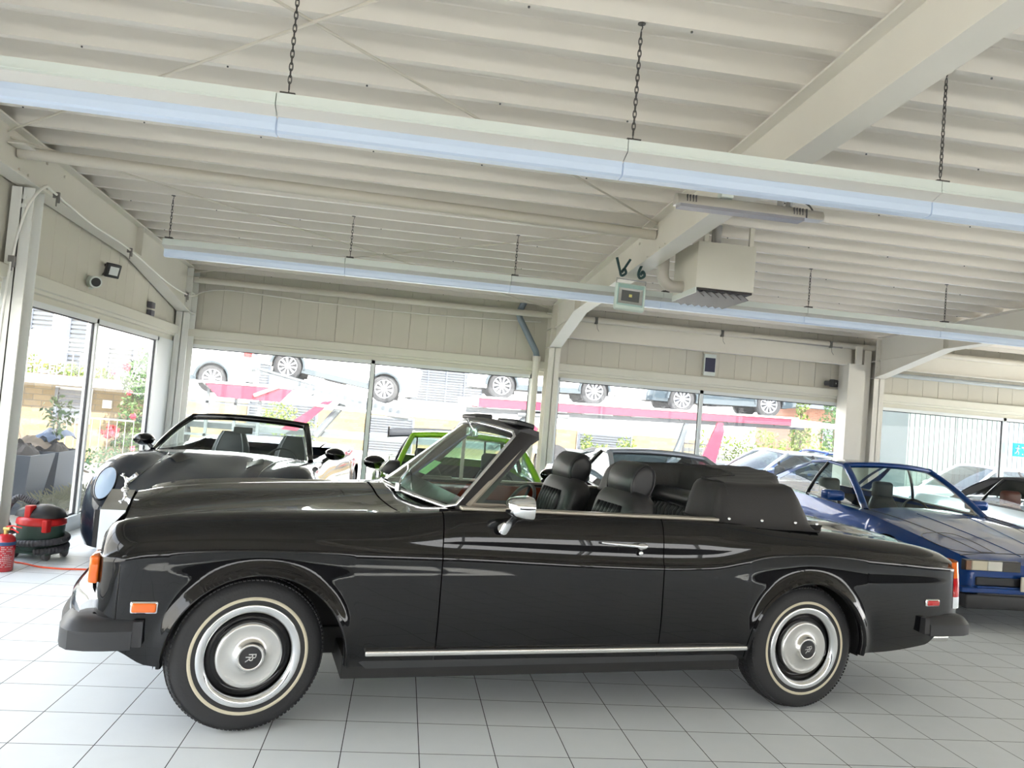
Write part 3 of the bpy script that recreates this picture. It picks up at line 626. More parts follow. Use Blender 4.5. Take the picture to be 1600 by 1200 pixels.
# cabin floor, dashboard, steering wheel
mb=MB(); mb.box((.8,.12,.38),(3.2,1.62,.42)); mb.box((3.18,.12,.4),(3.22,1.62,1.0)); mb.box((.8,.12,.4),(.84,1.62,1.0)); mb.build('cabin_floor',carpet_m,ro)
mb=MB(); rows=[]
for v in lin(0,1,24):
    p=wsp(v,0); y=min(max(p.y,.125),1.615); rows.append([(p.x+.03,y,1.065),(1.02,y,1.085),(1.08,y,1.06),(1.09,y,1.02),(1.06,y,.86),(.9,y,.80)])
mb.loft(rows,capa=True,capb=True); mb.build('dashboard',leather,ro,sharp=50,fix=True)
mb=MB(); mb.rbox((1.075,.14,.88),(1.10,1.6,1.01),.008); mb.build('dashboard_wood',wood,ro,sharp=40)
SWM=T(1.38,.48,.98,ry=rad(-62)); mb=MB(); mb.tube([(.2*cos(a),.2*sin(a),0) for a in lin(0,2*pi*35/36,36)],.011,8,closed=True,M=SWM)
for a in (0,2.1,4.2): mb.cyl((0,0,-.02),(.2*cos(a),.2*sin(a),0),.009,6,M=SWM)
mb.cyl((0,0,-.28),(0,0,0),.03,12,M=SWM); mb.build('steering_wheel',blackpl,ro,smooth=True)
# folded roof cover: U-shaped vinyl boot
CV=bpy.data.objects.new('roof_cover',None); COL.objects.link(CV); CV.parent=ro
fb=crv([(.04,2.44),(.40,2.44),(.56,2.82),(.87,2.9),(1.18,2.82),(1.34,2.44),(1.70,2.44)]); rb=crv([(.04,3.14),(.25,3.14),(.45,3.24),(.87,3.48),(1.24,3.4),(1.49,3.22),(1.70,3.19)])
hh=crv([(.04,0),(.055,.03),(.12,.205),(.15,.225),(.4,.235),(.6,.24),(.87,.265),(1.2,.265),(1.59,.215),(1.62,.205),(1.685,.03),(1.70,0)])
rows=[]
for t in [.035,.045,.055,.075,.1,.12,.135,.15,.18]+lin(.22,1.52,40)+[1.56,1.59,1.605,1.62,1.64,1.665,1.685,1.695,1.705]:
    f0,r0,h=fb(t),rb(t),hh(t); L=r0-f0; zb0=1.04 if t>.2 else 1.035; zb1=btop(min(max(r0,2.6),4.2),min(max(t,.1),1.64))
    wr=.006*sin(t*13)+.003*sin(t*37+1)
    r=[]
    for u,k in ((0,0),(.01,.12),(.035,.5),(.07,.82),(.1,.94),(.14,.985),(.22,1),(.35,1.0),(.5,1.015),(.65,1.04),(.76,1.06),(.81,1.02),(.86,.82),(.92,.5),(.96,.2),(1,0)):
        z=zb0*(1-u)+zb1*u+h*k; r.append((f0+L*u,t,z+wr*k*(1 if .05<u<.95 else 0)*min(1,h*5)))
    rows.append(r)
mb=MB(); mb.loft(rows); mb.build('cover_skin',vinyl,CV,smooth=True,fix=True)
mb=MB(); mb.tube([(x,t,z+.004) for x,t,z in [r[5] for r in rows[4:-4]]],.004,5); mb.tube([(r[0][0]-.004,r[0][1],r[0][2]+.012) for r in rows],.006,5); mb.tube([(r[-1][0]+.004,r[-1][1],r[-1][2]+.005) for r in rows],.006,5)
mb.tube([rows[0][i] for i in range(16)],.007,5); mb.build('cover_piping',vinyl,CV)
mb=MB()
for c in [(x,.044,1.068-.012*(x-2.5)) for x in (2.52,2.74,2.97,3.12)]+[(fb(t)-.005,t,1.085) for t in lin(.62,1.12,4)]:
    mb=MB(); mb.sphere(c,.011,n=8); mb.build('press_stud',chrome,CV,smooth=True)
mb=MB(); mb.tube(smooth_path([(3.62,1.2,1.0),(3.64,1.2,1.18),(3.645,1.2,1.245),(3.66,1.2,1.262),(3.71,1.2,1.255)],5),.006,6); mb.build('bent_rod',blackpl,ro,smooth=True)
# =============== CEILING FIXTURES ===============
lens=mat('lamp_diffuser',(.40,.47,.58),.3,emit=(.72,.86,1),es=.09); lamp_w=mat('lamp_housing_white',(.66,.71,.67),.35); lamp_g=mat('lamp_reflector_grey',(.62,.60,.55),.5)
iron=mat('dark_chain_steel',(.10,.095,.09),.45,.6)
def chain(mb,x,y,z0,z1,pl=.042):
    z=z1-.02; k=0; n=int((z1-z0-.03)/(pl*.72)); st=(z1-z0-.03)/n
    for k in range(n):
        c=z0+.015+st*(k+.5); pts=[]
        for a in range(12):
            q=2*pi*a/12; u=.008*cos(q); v=pl*.5*sin(q); pts.append((x+(u if k%2 else 0),y+(0 if k%2 else u),c+v))
        mb.tube(pts,.003,5,closed=True)
def strip_light(y,xs,zb_,label,group,ends):
    L=xs[1]-xs[0]
    def mk(x0,x1):
        t=thing('strip_light','x','ceiling light',(x0,y,zb_))
        W=x1-x0; q=MB(); q.prism([(-.075,.16),(-.075,.115),(-.078,.10),(.0,.075),(.0,.11),(.05,.16)],'x',.002,W-.002); q.prism([(-.08,.118),(-.08,.112),(-.06,.112),(-.06,.118)],'x',.002,W-.002); q.build('housing',lamp_w,t,fix=True)
        q=MB(); q.prism([(-.079,.099),(-.005,.073),(.0,.075),(-.075,.102)],'x',.002,W-.002); q.build('reflector',lamp_g,t,fix=True)
        q=MB(); q.prism([(-.004,.072),(-.008,.04),(-.004,.008),(.012,0),(.07,0),(.085,.01),(.085,.072)],'x',.004,W-.004); q.build('diffuser',lens,t,fix=True)
        c=MB(); hz=RZ(y)-zb_; X=.04; c.box((X-.035,-.03,.16),(X+.035,.03,.185)); c.tube([(X,0,.185),(X,0,.2)],.004,6); chain(c,X,0,.195,hz-.03); c.tube([(X,0,hz-.035),(X+.006,0,hz-.02),(X,0,hz)],.003,6); c.cyl((X,0,hz-.004),(X,0,hz+.0),.02,10); c.build('suspension_chain',iron,t)
        return t
    out=[]
    for i in range(len(xs)-1):
        t=mk(xs[i],xs[i+1]); t['label']=label[i]; t['group']=group; out.append(t)
    return out
strip_light(-.9,[-3.9+3.35*0+.0 if 0 else -2.26,-.56,1.1,2.76,4.4,6.05],2.765,['white strip light in the front row, far left, cut by the picture edge','white strip light in the front row above the crossing brace rods','white strip light in the front row hung in front of the big rafter','white strip light in the front row above the tubular heater','white strip light in the front row at the far right'],'strip lights in the front row',0)
strip_light(3.3,[-2.28,-.56,1.1,2.7,4.3,5.9,7.5],2.80,['white strip light at the left end of the back row','white strip light of the back row, second from its left end','white strip light of the back row just left of the floodlight','white strip light of the back row under the box heater','white strip light of the back row right of the box heater','white strip light of the back row beside the third column haunch'],'strip lights in the back row',0)
0 and strip_light(-5.3,[-2.26,-.56,1.1,2.76,4.4,6.05],2.765,['strip light in the row behind the camera']*5,'strip lights in the row behind the camera',0)
# box shaped unit heater
hcream=mat('heater_cream_enamel',(.66,.64,.56),.4,var=(3,.05))
h=thing('unit_heater','large cream box heater with tilted dark louvres hung right of the main rafter','heater',(2.63,2.12,2.79))
q=MB(); W=.55;D=.62;H=.47
q.rbox((0,0,.05),(W,D,H),.006,2); q.build('housing',hcream,h,sharp=40); q=MB(); q.box((.01,.01,.03),(W-.01,D-.01,.049)); q.build('outlet',mat('outlet_dark',(.03,.025,.025),.6),h); q=MB(); q.box((-.002,0,.0),(.01,D,.05)); q.build('outlet_flange',lamp_w,h)
for k in range(7):
    q=MB(); M=T(.05+.07*k,0,.0,ry=rad(35)); q.box((-.045,.0,-.003),(.045,D-.02,.003),M); q.build('louvre',mat('louvre_dark_brown',(.05,.04,.038),.4),h)
q=MB(); q.box((.06,.02,H),(.10,.05,RZ(2.1)-2.79)); q.build('hanger_strap',hcream,h); q=MB(); q.box((W-.06,.02,H),(W-.02,.05,RZ(2.1)-2.79)); q.build('hanger_strap',hcream,h)
q=MB(); q.cyl((.26,.25,H),(.26,.25,RZ(2.4)+.1-2.79),.045,16); q.build('flue_pipe',galv,h,sharp=40)
q=MB(); q.tube(smooth_path([(.02,.35,.1),(-.12,.35,.1),(-.19,.35,.16),(-.2,.35,.3),(-.2,.35,.56)],6),.055,16); q.build('air_duct',mat('duct_grey_beige',(.5,.47,.42),.5),h,smooth=True)
# tubular radiant heater under the rafter
h=thing('radiant_heater','long silver tubular radiant heater with slotted ends hung from the main rafter','heater',(1.78,.3,3.0))
q=MB(); L=1.02; q.prism([(-.05+.0,.02),(-.052,.05),(-.03,.085),(.0,.095),(.03,.085),(.052,.05),(.05,.02)],'x',0,L-.13); q.prism([(-.045,.02),(-.047,.05),(-.027,.08),(.0,.09),(.027,.08),(.047,.05),(.045,.02)],'x',L-.13,L); q.build('housing',mat('satin_aluminium',(.62,.60,.56),.3,.8),h,sharp=40,fix=True)
for x in (.06,.08,.10,.12,.80,.82,.84,.86): q=MB(); q.box((x,-.0535,.035),(x+.006,-.04,.08)); q.build('slot',dark_m,h)
q=MB(); q.box((L-.135,-.054,.02),(L-.125,-.045,.08)); q.build('joint_band',dark_m,h)
q=MB(); q.box((.02,-.046,.0),(L-.14,.046,.02)); q.build('grille',mat('heater_grille_grey',(.38,.38,.42),.35,.8,bump=(300,.5)),h)
q=MB(); q.box((.30,-.04,.095),(.38,.04,.155)); q.build('bracket',lamp_w,h); q=MB(); q.box((.72,-.035,.09),(.735,.035,.14)); q.box((.78,-.035,.09),(.795,.035,.14)); q.box((.72,-.035,.13),(.8,.035,.14)); q.build('bracket',galv,h)
q=MB(); q.tube(smooth_path([(.80,0,.13),(.87,0,.14),(.93,0,.12),(.96,0,.085)],5),.006,6); q.build('cable',blackpl,h)
# floodlight on the rafter
f_=thing('floodlight','square pale green LED floodlight hung under the main rafter by dark clamps','floodlight',(2.135,2.5,2.62)); f_.rotation_euler=(rad(-8),rad(3),rad(-4))
q=MB(); q.rbox((-.145,-.02,-.0),(.145,.035,.26),.018,3); q.build('housing',mat('floodlight_pale_green',(.60,.70,.64),.4),f_,sharp=40)
q=MB(); q.rbox((-.125,-.026,.04),(.125,-.018,.245),.003); q.build('front_frame',mat('floodlight_teal',(.36,.52,.49),.35),f_,sharp=40)
q=MB(); a=[(-.115,-.03,.055),(.115,-.03,.055),(.115,-.03,.205),(-.115,-.03,.205)]; b=[(-.085,-.0275,.08),(.085,-.0275,.08),(.085,-.0275,.185),(-.085,-.0275,.185)]; q.loft([a,b],closed=True); q.build('reflector',mat('satin_reflector',(.7,.72,.72),.25,.9),f_)
q=MB(); q.box((-.085,-.0285,.08),(.085,-.0265,.185)); q.build('reflector_well',mat('reflector_well_grey',(.15,.16,.16),.3,.4),f_)
q=MB(); q.box((-.014,-.031,.122),(.014,-.0275,.148)); q.build('led_chip',mat('led_yellow',(.75,.72,.25),.4),f_)
q=MB(); q.tube([(-.135,.0,.1),(-.14,0,.30),(.14,0,.30),(.135,0,.1)],.006,6); q.build('bracket',galv,f_)
for x in (-.1,.08):
    q=MB(); q.tube(smooth_path([(x-.06+.08*(x>0),.0,.50),(x-.02,0,.38),(x+.0,0,.33),(x+.04,0,.36),(x+.02,0,.40),(x+.0,0,.36)],5),.013,8); 
    if x<0: q.tube([(x+.07,0,.5),(x+.02,0,.40)],.012,8)
    q.build('clamp',mat('dark_green_clamp',(.02,.06,.06),.4),f_)
# downpipe at the second column
d_=thing('downpipe','bent rain pipe, grey above and cream below, on the second column','pipe',(2.06,7.13,0))
q=MB(); q.cyl((0,0,0),(0,0,2.46),.05,18); q.cyl((0,0,2.41),(0,0,2.48),.06,18); q.build('lower_pipe',cream,d_,sharp=40)
q=MB(); q.tube([(0,0,2.47),(-.02,0,2.55),(-.30,0,3.02),(-.33,0,3.10),(-.31,0,3.16),(-.25,0,3.3)],.048,16); q.sphere((-.32,0,3.1),.06); q.build('upper_pipe',mat('grey_blue_plastic_pipe',(.20,.25,.29),.4),d_,smooth=True)
# small devices
s_=thing('horn_speaker','small black horn loudspeaker on the header left of the third column','speaker',(6.87,7.22,2.44),rad(35))
q=MB(); q.rbox((-.085,-.10,-.0),(.085,-.02,.12),.02); q.loft([[(x*k,y,.06+z*k) for x,z in ((-.07,-.05),(.07,-.05),(.07,.05),(-.07,.05))] for y,k in ((-.102,1),(-.04,.35))],closed=True); q.build('horn',blackpl,s_,sharp=40)
q=MB(); q.sphere((0,-.085,.06),.02); q.build('horn_tip',lamp_w,s_,smooth=True); q=MB(); q.cyl((0,.08,.06),(0,-.02,.06),.04,12); q.build('driver',dark_m,s_)
s_=thing('wall_panel_display','small dark blue flat panel with white edges on the header','wall panel',(4.75,7.27,2.44))
q=MB(); q.rbox((0,-.04,0),(.19,.0,.34),.006); q.build('frame',lamp_w,s_); q=MB(); q.box((.012,-.043,.06),(.178,-.039,.28)); q.build('screen',mat('dark_blue_panel',(.012,.014,.05),.3),s_)
s_=thing('security_camera','white tube security camera on the left wall above the window','camera',(-3.14,3.9,2.56),rad(-50))
q=MB(); q.box((-.08,-.03,-.08),(-.0,.03,.05)); q.cyl((-.06,0,0),(.15,0,-.02),.06,18); q.build('body',lamp_w,s_,sharp=40); q=MB(); q.cyl((.15,0,-.02),(.157,0,-.021),.045,18); q.build('lens',blackpl,s_,sharp=40)
s_=thing('wall_floodlight','small black floodlight on the left wall with a hanging cable','floodlight',(-3.13,4.25,2.74),rad(-35))
q=MB(); q.cyl((-.02,0,.05),(.10,0,.03),.018,8); q.rbox((.08,-.08,-.06),(.13,.08,.09),.01,M=T(0,0,0,ry=rad(15))); q.build('housing',blackpl,s_,sharp=40)
q=MB(); q.box((.13,-.05,-.03),(.134,.05,.06),T(0,0,0,ry=rad(15))); q.build('glass',mat('floodlight_glass',(.7,.72,.7),.2),s_)
q=MB(); q.tube(smooth_path([(0,0,.0),(.01,-.06,-.1),(.0,-.06,-.25),(.01,-.04,-.32)],5),.004,5); q.build('cable',blackpl,s_)
for z,lb in ((2.52,'upper small grey junction box on the left wall near the corner'),(2.42,'lower small grey junction box on the left wall near the corner')):
    q=MB(); q.rbox((-3.15,5.72,z),(-3.09,5.86,z+.075),.006); tag(q.build('junction_box',mat('grey_plastic',(.10,.10,.12),.5),None,sharp=40),lb,'electrical box')
# conduit running up the post, along the rafter and the back wall
q=MB(); pz=lambda y:RZ(y)-.36
P_=[(-3.08,2.02,.7),(-3.06,2.04,1.6),(-3.04,2.06,2.4),(-2.98,2.08,2.85),(-2.92,2.2,3.08),(-2.92,2.42,3.09),(-2.925,3.2,3.02),(-2.925,4.2,2.99),(-2.925,5.6,2.86),(-2.93,6.6,2.83),(-2.92,6.95,2.86),(-2.86,7.2,2.96),(-2.6,7.24,3.02),(-2.2,7.24,3.015),(-1.2,7.24,2.98),(.2,7.24,2.96),(1.6,7.24,3.0),(2.1,7.24,3.02)]
q.tube(smooth_path(P_,8),.011,8); tag(q.build('conduit_cable',cable_w,None,smooth=True),'white cable clipped along the left post, left rafter and back wall','cable')
for p in ((-3.03,2.06,2.46),(-2.92,2.45,3.09),(-2.925,4.3,2.985),(-2.93,6.62,2.83)):
    q=MB(); q.box((p[0]-.03,p[1]-.012,p[2]-.03),(p[0]+.02,p[1]+.012,p[2]+.02)); q.cyl((p[0],p[1],p[2]-.1),(p[0],p[1],p[2]),.006,6); q.cyl((p[0]+.012,p[1],p[2]-.07),(p[0]+.012,p[1],p[2]-.03),.015,8)
    tag(q.build('beam_clamp',mat('clamp_grey',(.22,.21,.2),.5,.5)),'small grey clamp holding the white cable %s'%{2.06:'on the left post',2.45:'at the near end of the left rafter',4.3:'midway on the left rafter',6.62:'in the back left corner'}[p[1]],'clamp',)
q=MB(); P_=[(2.45,6.98,3.12),(2.9,6.98,3.1),(4.0,6.98,3.09),(4.9,6.98,3.09),(5.6,6.98,3.07),(6.9,6.98,3.06)]; q.tube(smooth_path(P_,8),.014,8); tag(q.build('conduit_cable',mat('grey_cable',(.30,.29,.27),.5),None,smooth=True),'grey cable bundle running along the edge beam right of the second column','cable')
for i,x in enumerate((2.9,4.9,6.7)):
    q=MB(); q.box((x-.02,6.95,3.04),(x+.02,7.0,3.14)); q.tube([(x+.01,6.96,3.04),(x+.02,6.96,2.97),(x+.05,6.96,2.93)],.003,5); tag(q.build('beam_clamp',mat('clamp_dark',(.1,.1,.09),.5)),('dark clamp on the edge beam beside the second column','dark clamp on the edge beam above the flat blue panel','dark clamp on the edge beam beside the third column')[i],'clamp')
for z in (2.72,2.86):
    q=MB(); q.cyl((7.7,7.12,z),(12.6,7.12,z),.035,12); tag(q.build('service_pipe',mat('grey_service_pipe',(.40,.43,.44),.4),None,sharp=40),('lower' if z<2.8 else 'upper')+' grey pipe on the wall right of the third column','pipe')
# ---- vacuum cleaner, extinguisher, cord ----
v=thing('vacuum_cleaner','green and black drum vacuum cleaner with red latches by the left window','vacuum cleaner',(-2.85,2.66,0),rad(-15)); v.scale=(.92,.92,.95)
vg=mat('vacuum_green',(.035,.07,.055),.4); vr=mat('vacuum_red',(.62,.02,.02),.35)
q=MB(); q.lathe([(0,.07),(.17,.07),(.19,.09),(.195,.2),(.2,.27),(.2,.30)],40,M=Matrix.Rotation(pi/2,4,'X')); q.build('drum',vg,v,sharp=50,fix=True)
q=MB(); q.lathe([(.2,.30),(.21,.31),(.205,.345),(.18,.37),(0,.37)],40,M=Matrix.Rotation(pi/2,4,'X')); q.build('lid_ring',vr,v,sharp=50,fix=True)
q=MB(); rows=[]
for x,h,w in ((-.2,.02,.10),(-.17,.07,.14),(-.08,.10,.16),(.05,.11,.16),(.15,.08,.13),(.21,.02,.07)): rows.append([(x,w*cos(a),.37+h*max(0,sin(a))) for a in lin(0,pi,14)])
q.loft(rows,capa=True,capb=True); q.build('motor_cover',blackpl,v,smooth=True,fix=True)
q=MB(); q.rbox((-.06,-.165,.34),(.0,-.08,.475),.01,M=T(0,0,0)); q.build('latch',vr,v,sharp=40)
q=MB(); q.rbox((.13,-.17,.25),(.18,-.10,.36),.01); q.build('latch',vr,v,sharp=40)
q=MB(); hp=[(.222*cos(a),.222*sin(a),.17+.012*a) for a in lin(-7.4,2.2,150)]; q.tube(hp,[.027+.005*(i%2) for i in range(150)],12)
hp=smooth_path([(-.22,-.08,.2),(-.27,-.12,.32),(-.27,-.1,.44),(-.22,-.06,.52),(-.14,-.02,.50),(-.06,.0,.47)],10); q.tube(hp,[.026+.004*(i%2) for i in range(len(hp))],12); q.build('hose',mat('hose_grey',(.07,.07,.08),.5),v)
for x,y in ((.17,-.12),(.17,.12),(-.15,-.12),(-.15,.12)):
    q=MB(); q.cyl((x-.015,y,.045),(x+.015,y,.045),.045,18); q.build('wheel',mat('caster_grey',(.18,.18,.19),.5),v,sharp=40)
q=MB(); q.rbox((-.2,-.16,.045),(.2,.16,.10),.02); q.build('base',vg,v,sharp=40)
e=thing('fire_extinguisher','red fire extinguisher standing by the left post','fire extinguisher',(-2.865,2.08,0))
q=MB(); q.lathe([(0,0),(.068,0),(.075,.008),(.075,.23),(.07,.255),(.05,.28),(.03,.29),(0,.29)],32,M=Matrix.Rotation(pi/2,4,'X')); q.build('cylinder',mat('extinguisher_red',(.45,.012,.02),.25,coat=.6),e,sharp=50,fix=True)
q=MB(); q.lathe([(.0762,.205),(.0762,.232)],32,M=Matrix.Rotation(pi/2,4,'X')); q.build('label_band',mat('label_blue',(.02,.06,.16),.4),e,smooth=True)
q=MB(); a_=4.15; q.cyl((.0755*cos(a_),.0755*sin(a_),.218),(.0775*cos(a_),.0775*sin(a_),.218),.013,14); q.build('label_mark',lamp_w,e)
q=MB()
rl=random.Random(3)
for k in range(11):
    z=.19-.015*k
    for a in lin(3.6,5.8,15):
        if rl.random()<.72: q.add([(.0765*cos(a),.0765*sin(a),z),(.0765*cos(a+.12),.0765*sin(a+.12),z),(.0765*cos(a+.12),.0765*sin(a+.12),z+.005),(.0765*cos(a),.0765*sin(a),z+.005)],[(0,1,2,3)])
q.build('label_print',mat('label_print_white',(.6,.5,.5),.5),e)
q=MB(); q.cyl((0,0,.285),(0,0,.32),.018,12); q.rbox((-.02,-.015,.315),(.03,.015,.34),.004); q.build('valve',mat('brass',(.55,.4,.15),.3,.9),e,sharp=40)
q=MB(); q.tube([(.0,0,.345),(.05,-.01,.355),(.12,-.02,.345)],.006,6); q.tube([(.0,0,.33),(.06,-.01,.325),(.10,-.02,.305)],.006,6); q.build('handle',vr,e)
q=MB(); q.tube(smooth_path([(-2.95,2.36,.03),(-2.90,2.36,.01),(-2.82,2.34,.008),(-2.67,2.25,.008),(-2.50,2.22,.008),(-2.31,2.24,.008),(-2.0,2.28,.008),(-1.9,2.2,.008)],8),.007,8); tag(q.build('power_cord',mat('orange_cord',(.85,.10,.03),.4),None,smooth=True),'orange red power cord on the floor between vacuum cleaner and black car','cord')
# =============== OTHER CARS ===============
cglass=glass('car_window_glass',(.80,.90,.87),.8); dglass=glass('dark_car_window_glass',(.30,.36,.38),.8); trimb=mat('black_trim',(.012,.012,.014),.3); alloy=mat('silver_alloy',(.62,.63,.65),.3,.85); alloyd=mat('dark_alloy',(.10,.10,.11),.3,.8)
seat_g=mat('seat_charcoal',(.035,.038,.042),.5); intr=mat('interior_dark',(.03,.03,.032),.7); stitch=mat('seat_piping_light',(.35,.36,.38),.5)
def car_wheel(parent,x,y,r,w,side,spokes=10,m=None,split=.5,rimr=.66,name='wheel'):
    o=bpy.data.objects.new(name,None); COL.objects.link(o); o.parent=parent; o.location=(x,y,r); o.rotation_euler=(0,0,pi if side>0 else 0); R=r*rimr; m=m or alloy
    q=MB(); q.lathe([(R,.012),(R+.01,0),(r-.03,-.002),(r-.01,.012),(r,.035),(r,w-.035),(r-.01,w-.01),(R,w)],48); q.build('tyre',rubber,o,sharp=40,fix=True)
    q=MB(); q.lathe([(R+.003,.006),(R-.006,.0),(R-.014,.006),(R-.02,.05),(R-.02,w-.02)],48)
    for k in range(spokes):
        for e in ((-1,1) if split else (0,)):
            a=2*pi*k/spokes; b=a+e*split*pi/spokes
            p0=Vector((.05*cos(a),.012,.05*sin(a))); p1=Vector(((R-.01)*cos(b),.010,(R-.01)*sin(b))); q.tube([p0,p0.lerp(p1,.5)+Vector((0,.006,0)),p1],[.014,.012,.011],6)
    q.lathe([(.065,.03),(.062,.01),(.03,.003),(0,.002)],20); q.build('rim',m,o,sharp=50)
    q=MB(); q.lathe([(R-.02,.06),(.0,.07)],24); q.build('brake_disc',dark_m,o); return o
def carseat(parent,x,y,z,h=.62,m=None,pip=None,w=.46,head=True):
    m=m or seat_g; o=bpy.data.objects.new('seat',None); COL.objects.link(o); o.parent=parent; o.location=(x,y,z)
    q=MB(); rows=[]
    for k in lin(0,1,14):
        ww=w*(.5-.02*k) if k<.62 else w*.5*(1-((k-.62)/.38)**1.6*.42); d=.075*(1-.25*k)
        rows.append([(d*math.copysign(abs(cos(a))**.7,cos(a))+.25*k*h,ww*math.copysign(abs(sin(a))**.5,sin(a)),k*h) for a in [2*pi*i/20 for i in range(20)]])
    q.loft(rows,closed=True,capa=True,capb=True); q.rbox((-.46,-w*.48,-.06),(.08,w*.48,.1),.04); q.build('seat_back',m,o,smooth=True,fix=True)
    if head: q=MB(); q.rbox((.25*h-.06,-.13,h-.02),(.25*h+.07,.13,h+.19),.05,4); q.build('headrest',m,o,smooth=True)
    if pip:
        q=MB()
        for sg in (-1,1): q.tube([(r[0][0]*0+min(p[0] for p in r)-.002,sg*max(p[1] for p in r)*.72,r[0][2]) for r in rows],.006,5)
        q.build('piping',pip,o)
    return o
def make_car(name,label,loc,rz,P,group=None,cat='car'):
    t=thing(name,label,cat,loc,rz,group); G=P.get; L=P['L']; W2=P['W']/2; zl0=G('zl',.18); wr=G('wheel_r',.34); m=P['paint']
    plan=crv(P['plan']); belt=crv(P['belt']); cen=crv(P['center']); cr=crv(P.get('crown',[(0,0),(L,0)])); low=crv(G('low',[(0,zl0+.02),(.4,zl0),(L-.4,zl0),(L,zl0+.08)]))
    xf,xr=P['axles']; ra=wr+.035; xa,xb,xc,xd=P['cab']; roof=P.get('roof'); wb=P['wb']; wt=P['wt']
    def zlow(x):
        z=low(x)
        for c in (xf,xr):
            if abs(x-c)<ra: z=max(z,wr+math.sqrt(ra*ra-(x-c)**2))
        return z
    q_=crv([(0,.94),(.15,.975),(.45,1.0),(.75,.99),(.93,.955),(1,.93)])
    def top(x,y):
        y=abs(y); w=plan(x)*W2*.93; u=min(1,y/w); b=belt(x); c=cen(x); k=cr(x)
        r_=G('ridge',0)*math.exp(-((y-.40)/.07)**2)*max(0,min(1,(x-.4)/.5))*max(0,min(1,(xa-.05-x)/.35)); return r_+crv([(0,c),(.35,c-.006+.0*k),(.58,(c*.55+b*.45)+k*.25),(.80,b+k),(.93,b+k*.7),(1,b)])(u)
    t['_']=0; del t['_']
    xs=set(lin(0,L,int(L/.06)))
    for c in (xf,xr):
        for e in (-1,1):
            for k in range(0,14): xs.add(c+e*(ra-.0003 if k==0 else ra*cos(k*.11)))
            xs.add(c+e*(ra+.0005))
    for v in (xa,xd): xs.add(v)
    xs=sorted(x for x in xs if 0<=x<=L); N=12; K=14; rows=[]
    for x in xs:
        z0=zlow(x); b=belt(x); w=plan(x)*W2; side=[]
        for i in range(N):
            z=z0+(b-z0)*i/(N-1); u=(z-zl0)/(b-zl0); side.append((w*q_(max(0,u))-G('tumble',0)*max(0,u-.5)*w,z))
        side[-1]=(w*.93,b)
        for c in (xf,xr):
            for i,(y,z) in enumerate(side):
                d=math.hypot(x-c,z-wr)-ra
                side[i]=(y+.02*math.exp(-(d/.06)**2)*(1 if i<N-1 else 0),z)
        tp=[(w*.93*(1-k/K),top(x,w*.93*(1-k/K))) for k in range(1,K+1)]
        half=side+tp; rows.append([(x,-y,z) for y,z in half]+[(x,y,z) for y,z in half[::-1][1:]])
    mb=MB(); n=len(rows[0]); k0=0
    vs=[v for r in rows for v in r]; fs=[]
    for i in range(len(rows)-1):
        for j in range(n-1):
            xm=(xs[i]+xs[i+1])/2; ym=(rows[i][j][1]+rows[i][j+1][1])/2; istop=N-1<=j<n-N
            if istop and xa<xm<xd and abs(ym)<wb*.97: continue
            fs.append((i*n+j,(i+1)*n+j,(i+1)*n+j+1,i*n+j+1))
    mb.add(vs,fs); mb.f.append(tuple(range(n))); mb.f.append(tuple((len(rows)-1)*n+k for k in range(n))[::-1])
    bo=mb.build('body',m,t,sharp=38,fix=False)
    # wheel wells + underbody
    mb=MB()
    for c in (xf,xr):
        for sg in (-1,1):
            r_=[[(c+(ra+.01)*cos(a),sg*yy,wr+(ra+.01)*sin(a)) for yy in (W2*.93,W2*.55)] for a in lin(-.1,pi+.1,22)]; mb.loft(r_)
            mb.add([(c-ra,sg*W2*.55,.15),(c+ra,sg*W2*.55,.15),(c+ra,sg*W2*.55,wr+ra),(c-ra,sg*W2*.55,wr+ra)],[(0,1,2,3)])
    mb.box((.15,-W2*.54,zl0),(L-.15,W2*.54,zl0+.05)); mb.box((xf+ra,-W2*.9,zl0),(xr-ra,W2*.9,zl0+.04)); mb.build('underbody',underb,t)
    for c in (xf,xr):
        for sg in (-1,1): car_wheel(t,c,sg*W2*.975,wr,.23,sg,G('spokes',10),G('alloy'),G('split',.45))
    if G('tub',1):
        mb=MB(); zt=belt((xa+xd)/2)
        mb.add([(xa,-wb,zt-.05),(xd,-wb,zt-.05),(xd,wb,zt-.05),(xa,wb,zt-.05),(xa+.25,-wb*.95,.32),(xd,-wb*.95,.32),(xd,wb*.95,.32),(xa+.25,wb*.95,.32)],[(0,1,5,4),(1,2,6,5),(2,3,7,6),(3,0,4,7),(4,5,6,7)])
        r0=[[(xa+a,wb*.96*v,z) for a,z in ((-.02,belt(xa)-.01),(.25,belt(xa)-.005),(.42,belt(xa)-.03),(.45,belt(xa)-.12),(.40,.5))] for v in lin(-1,1,12)]; mb.loft(r0); mb.build('cabin_trim',G('interior',intr),t,sharp=50)
        hs=G('seat_z',.30); mx=G('seat_x',xa+1.05)
        for sg in (-1,1): carseat(t,mx,sg*.37,hs,G('seat_h',.62),G('seat_m'),G('pip'),head=G('head',True))
        SM=T(xa+.62,-.37,belt(xa)-.07,ry=rad(-65)); q=MB(); q.tube([(.18*cos(a),.18*sin(a),0) for a in lin(0,2*pi*27/28,28)],.012,8,closed=True,M=SM)
        for a in (pi/2,pi*1.5,pi): q.cyl((0,0,0),(.18*cos(a),.18*sin(a),0),.012,6,M=SM)
        q.cyl((0,0,-.25),(0,0,.01),.04,10,M=SM); q.build('steering_wheel',blackpl,t,smooth=True)
    bw=G('bow',.22); zr=roof or G('zh',1.25); zb_=belt(xa)
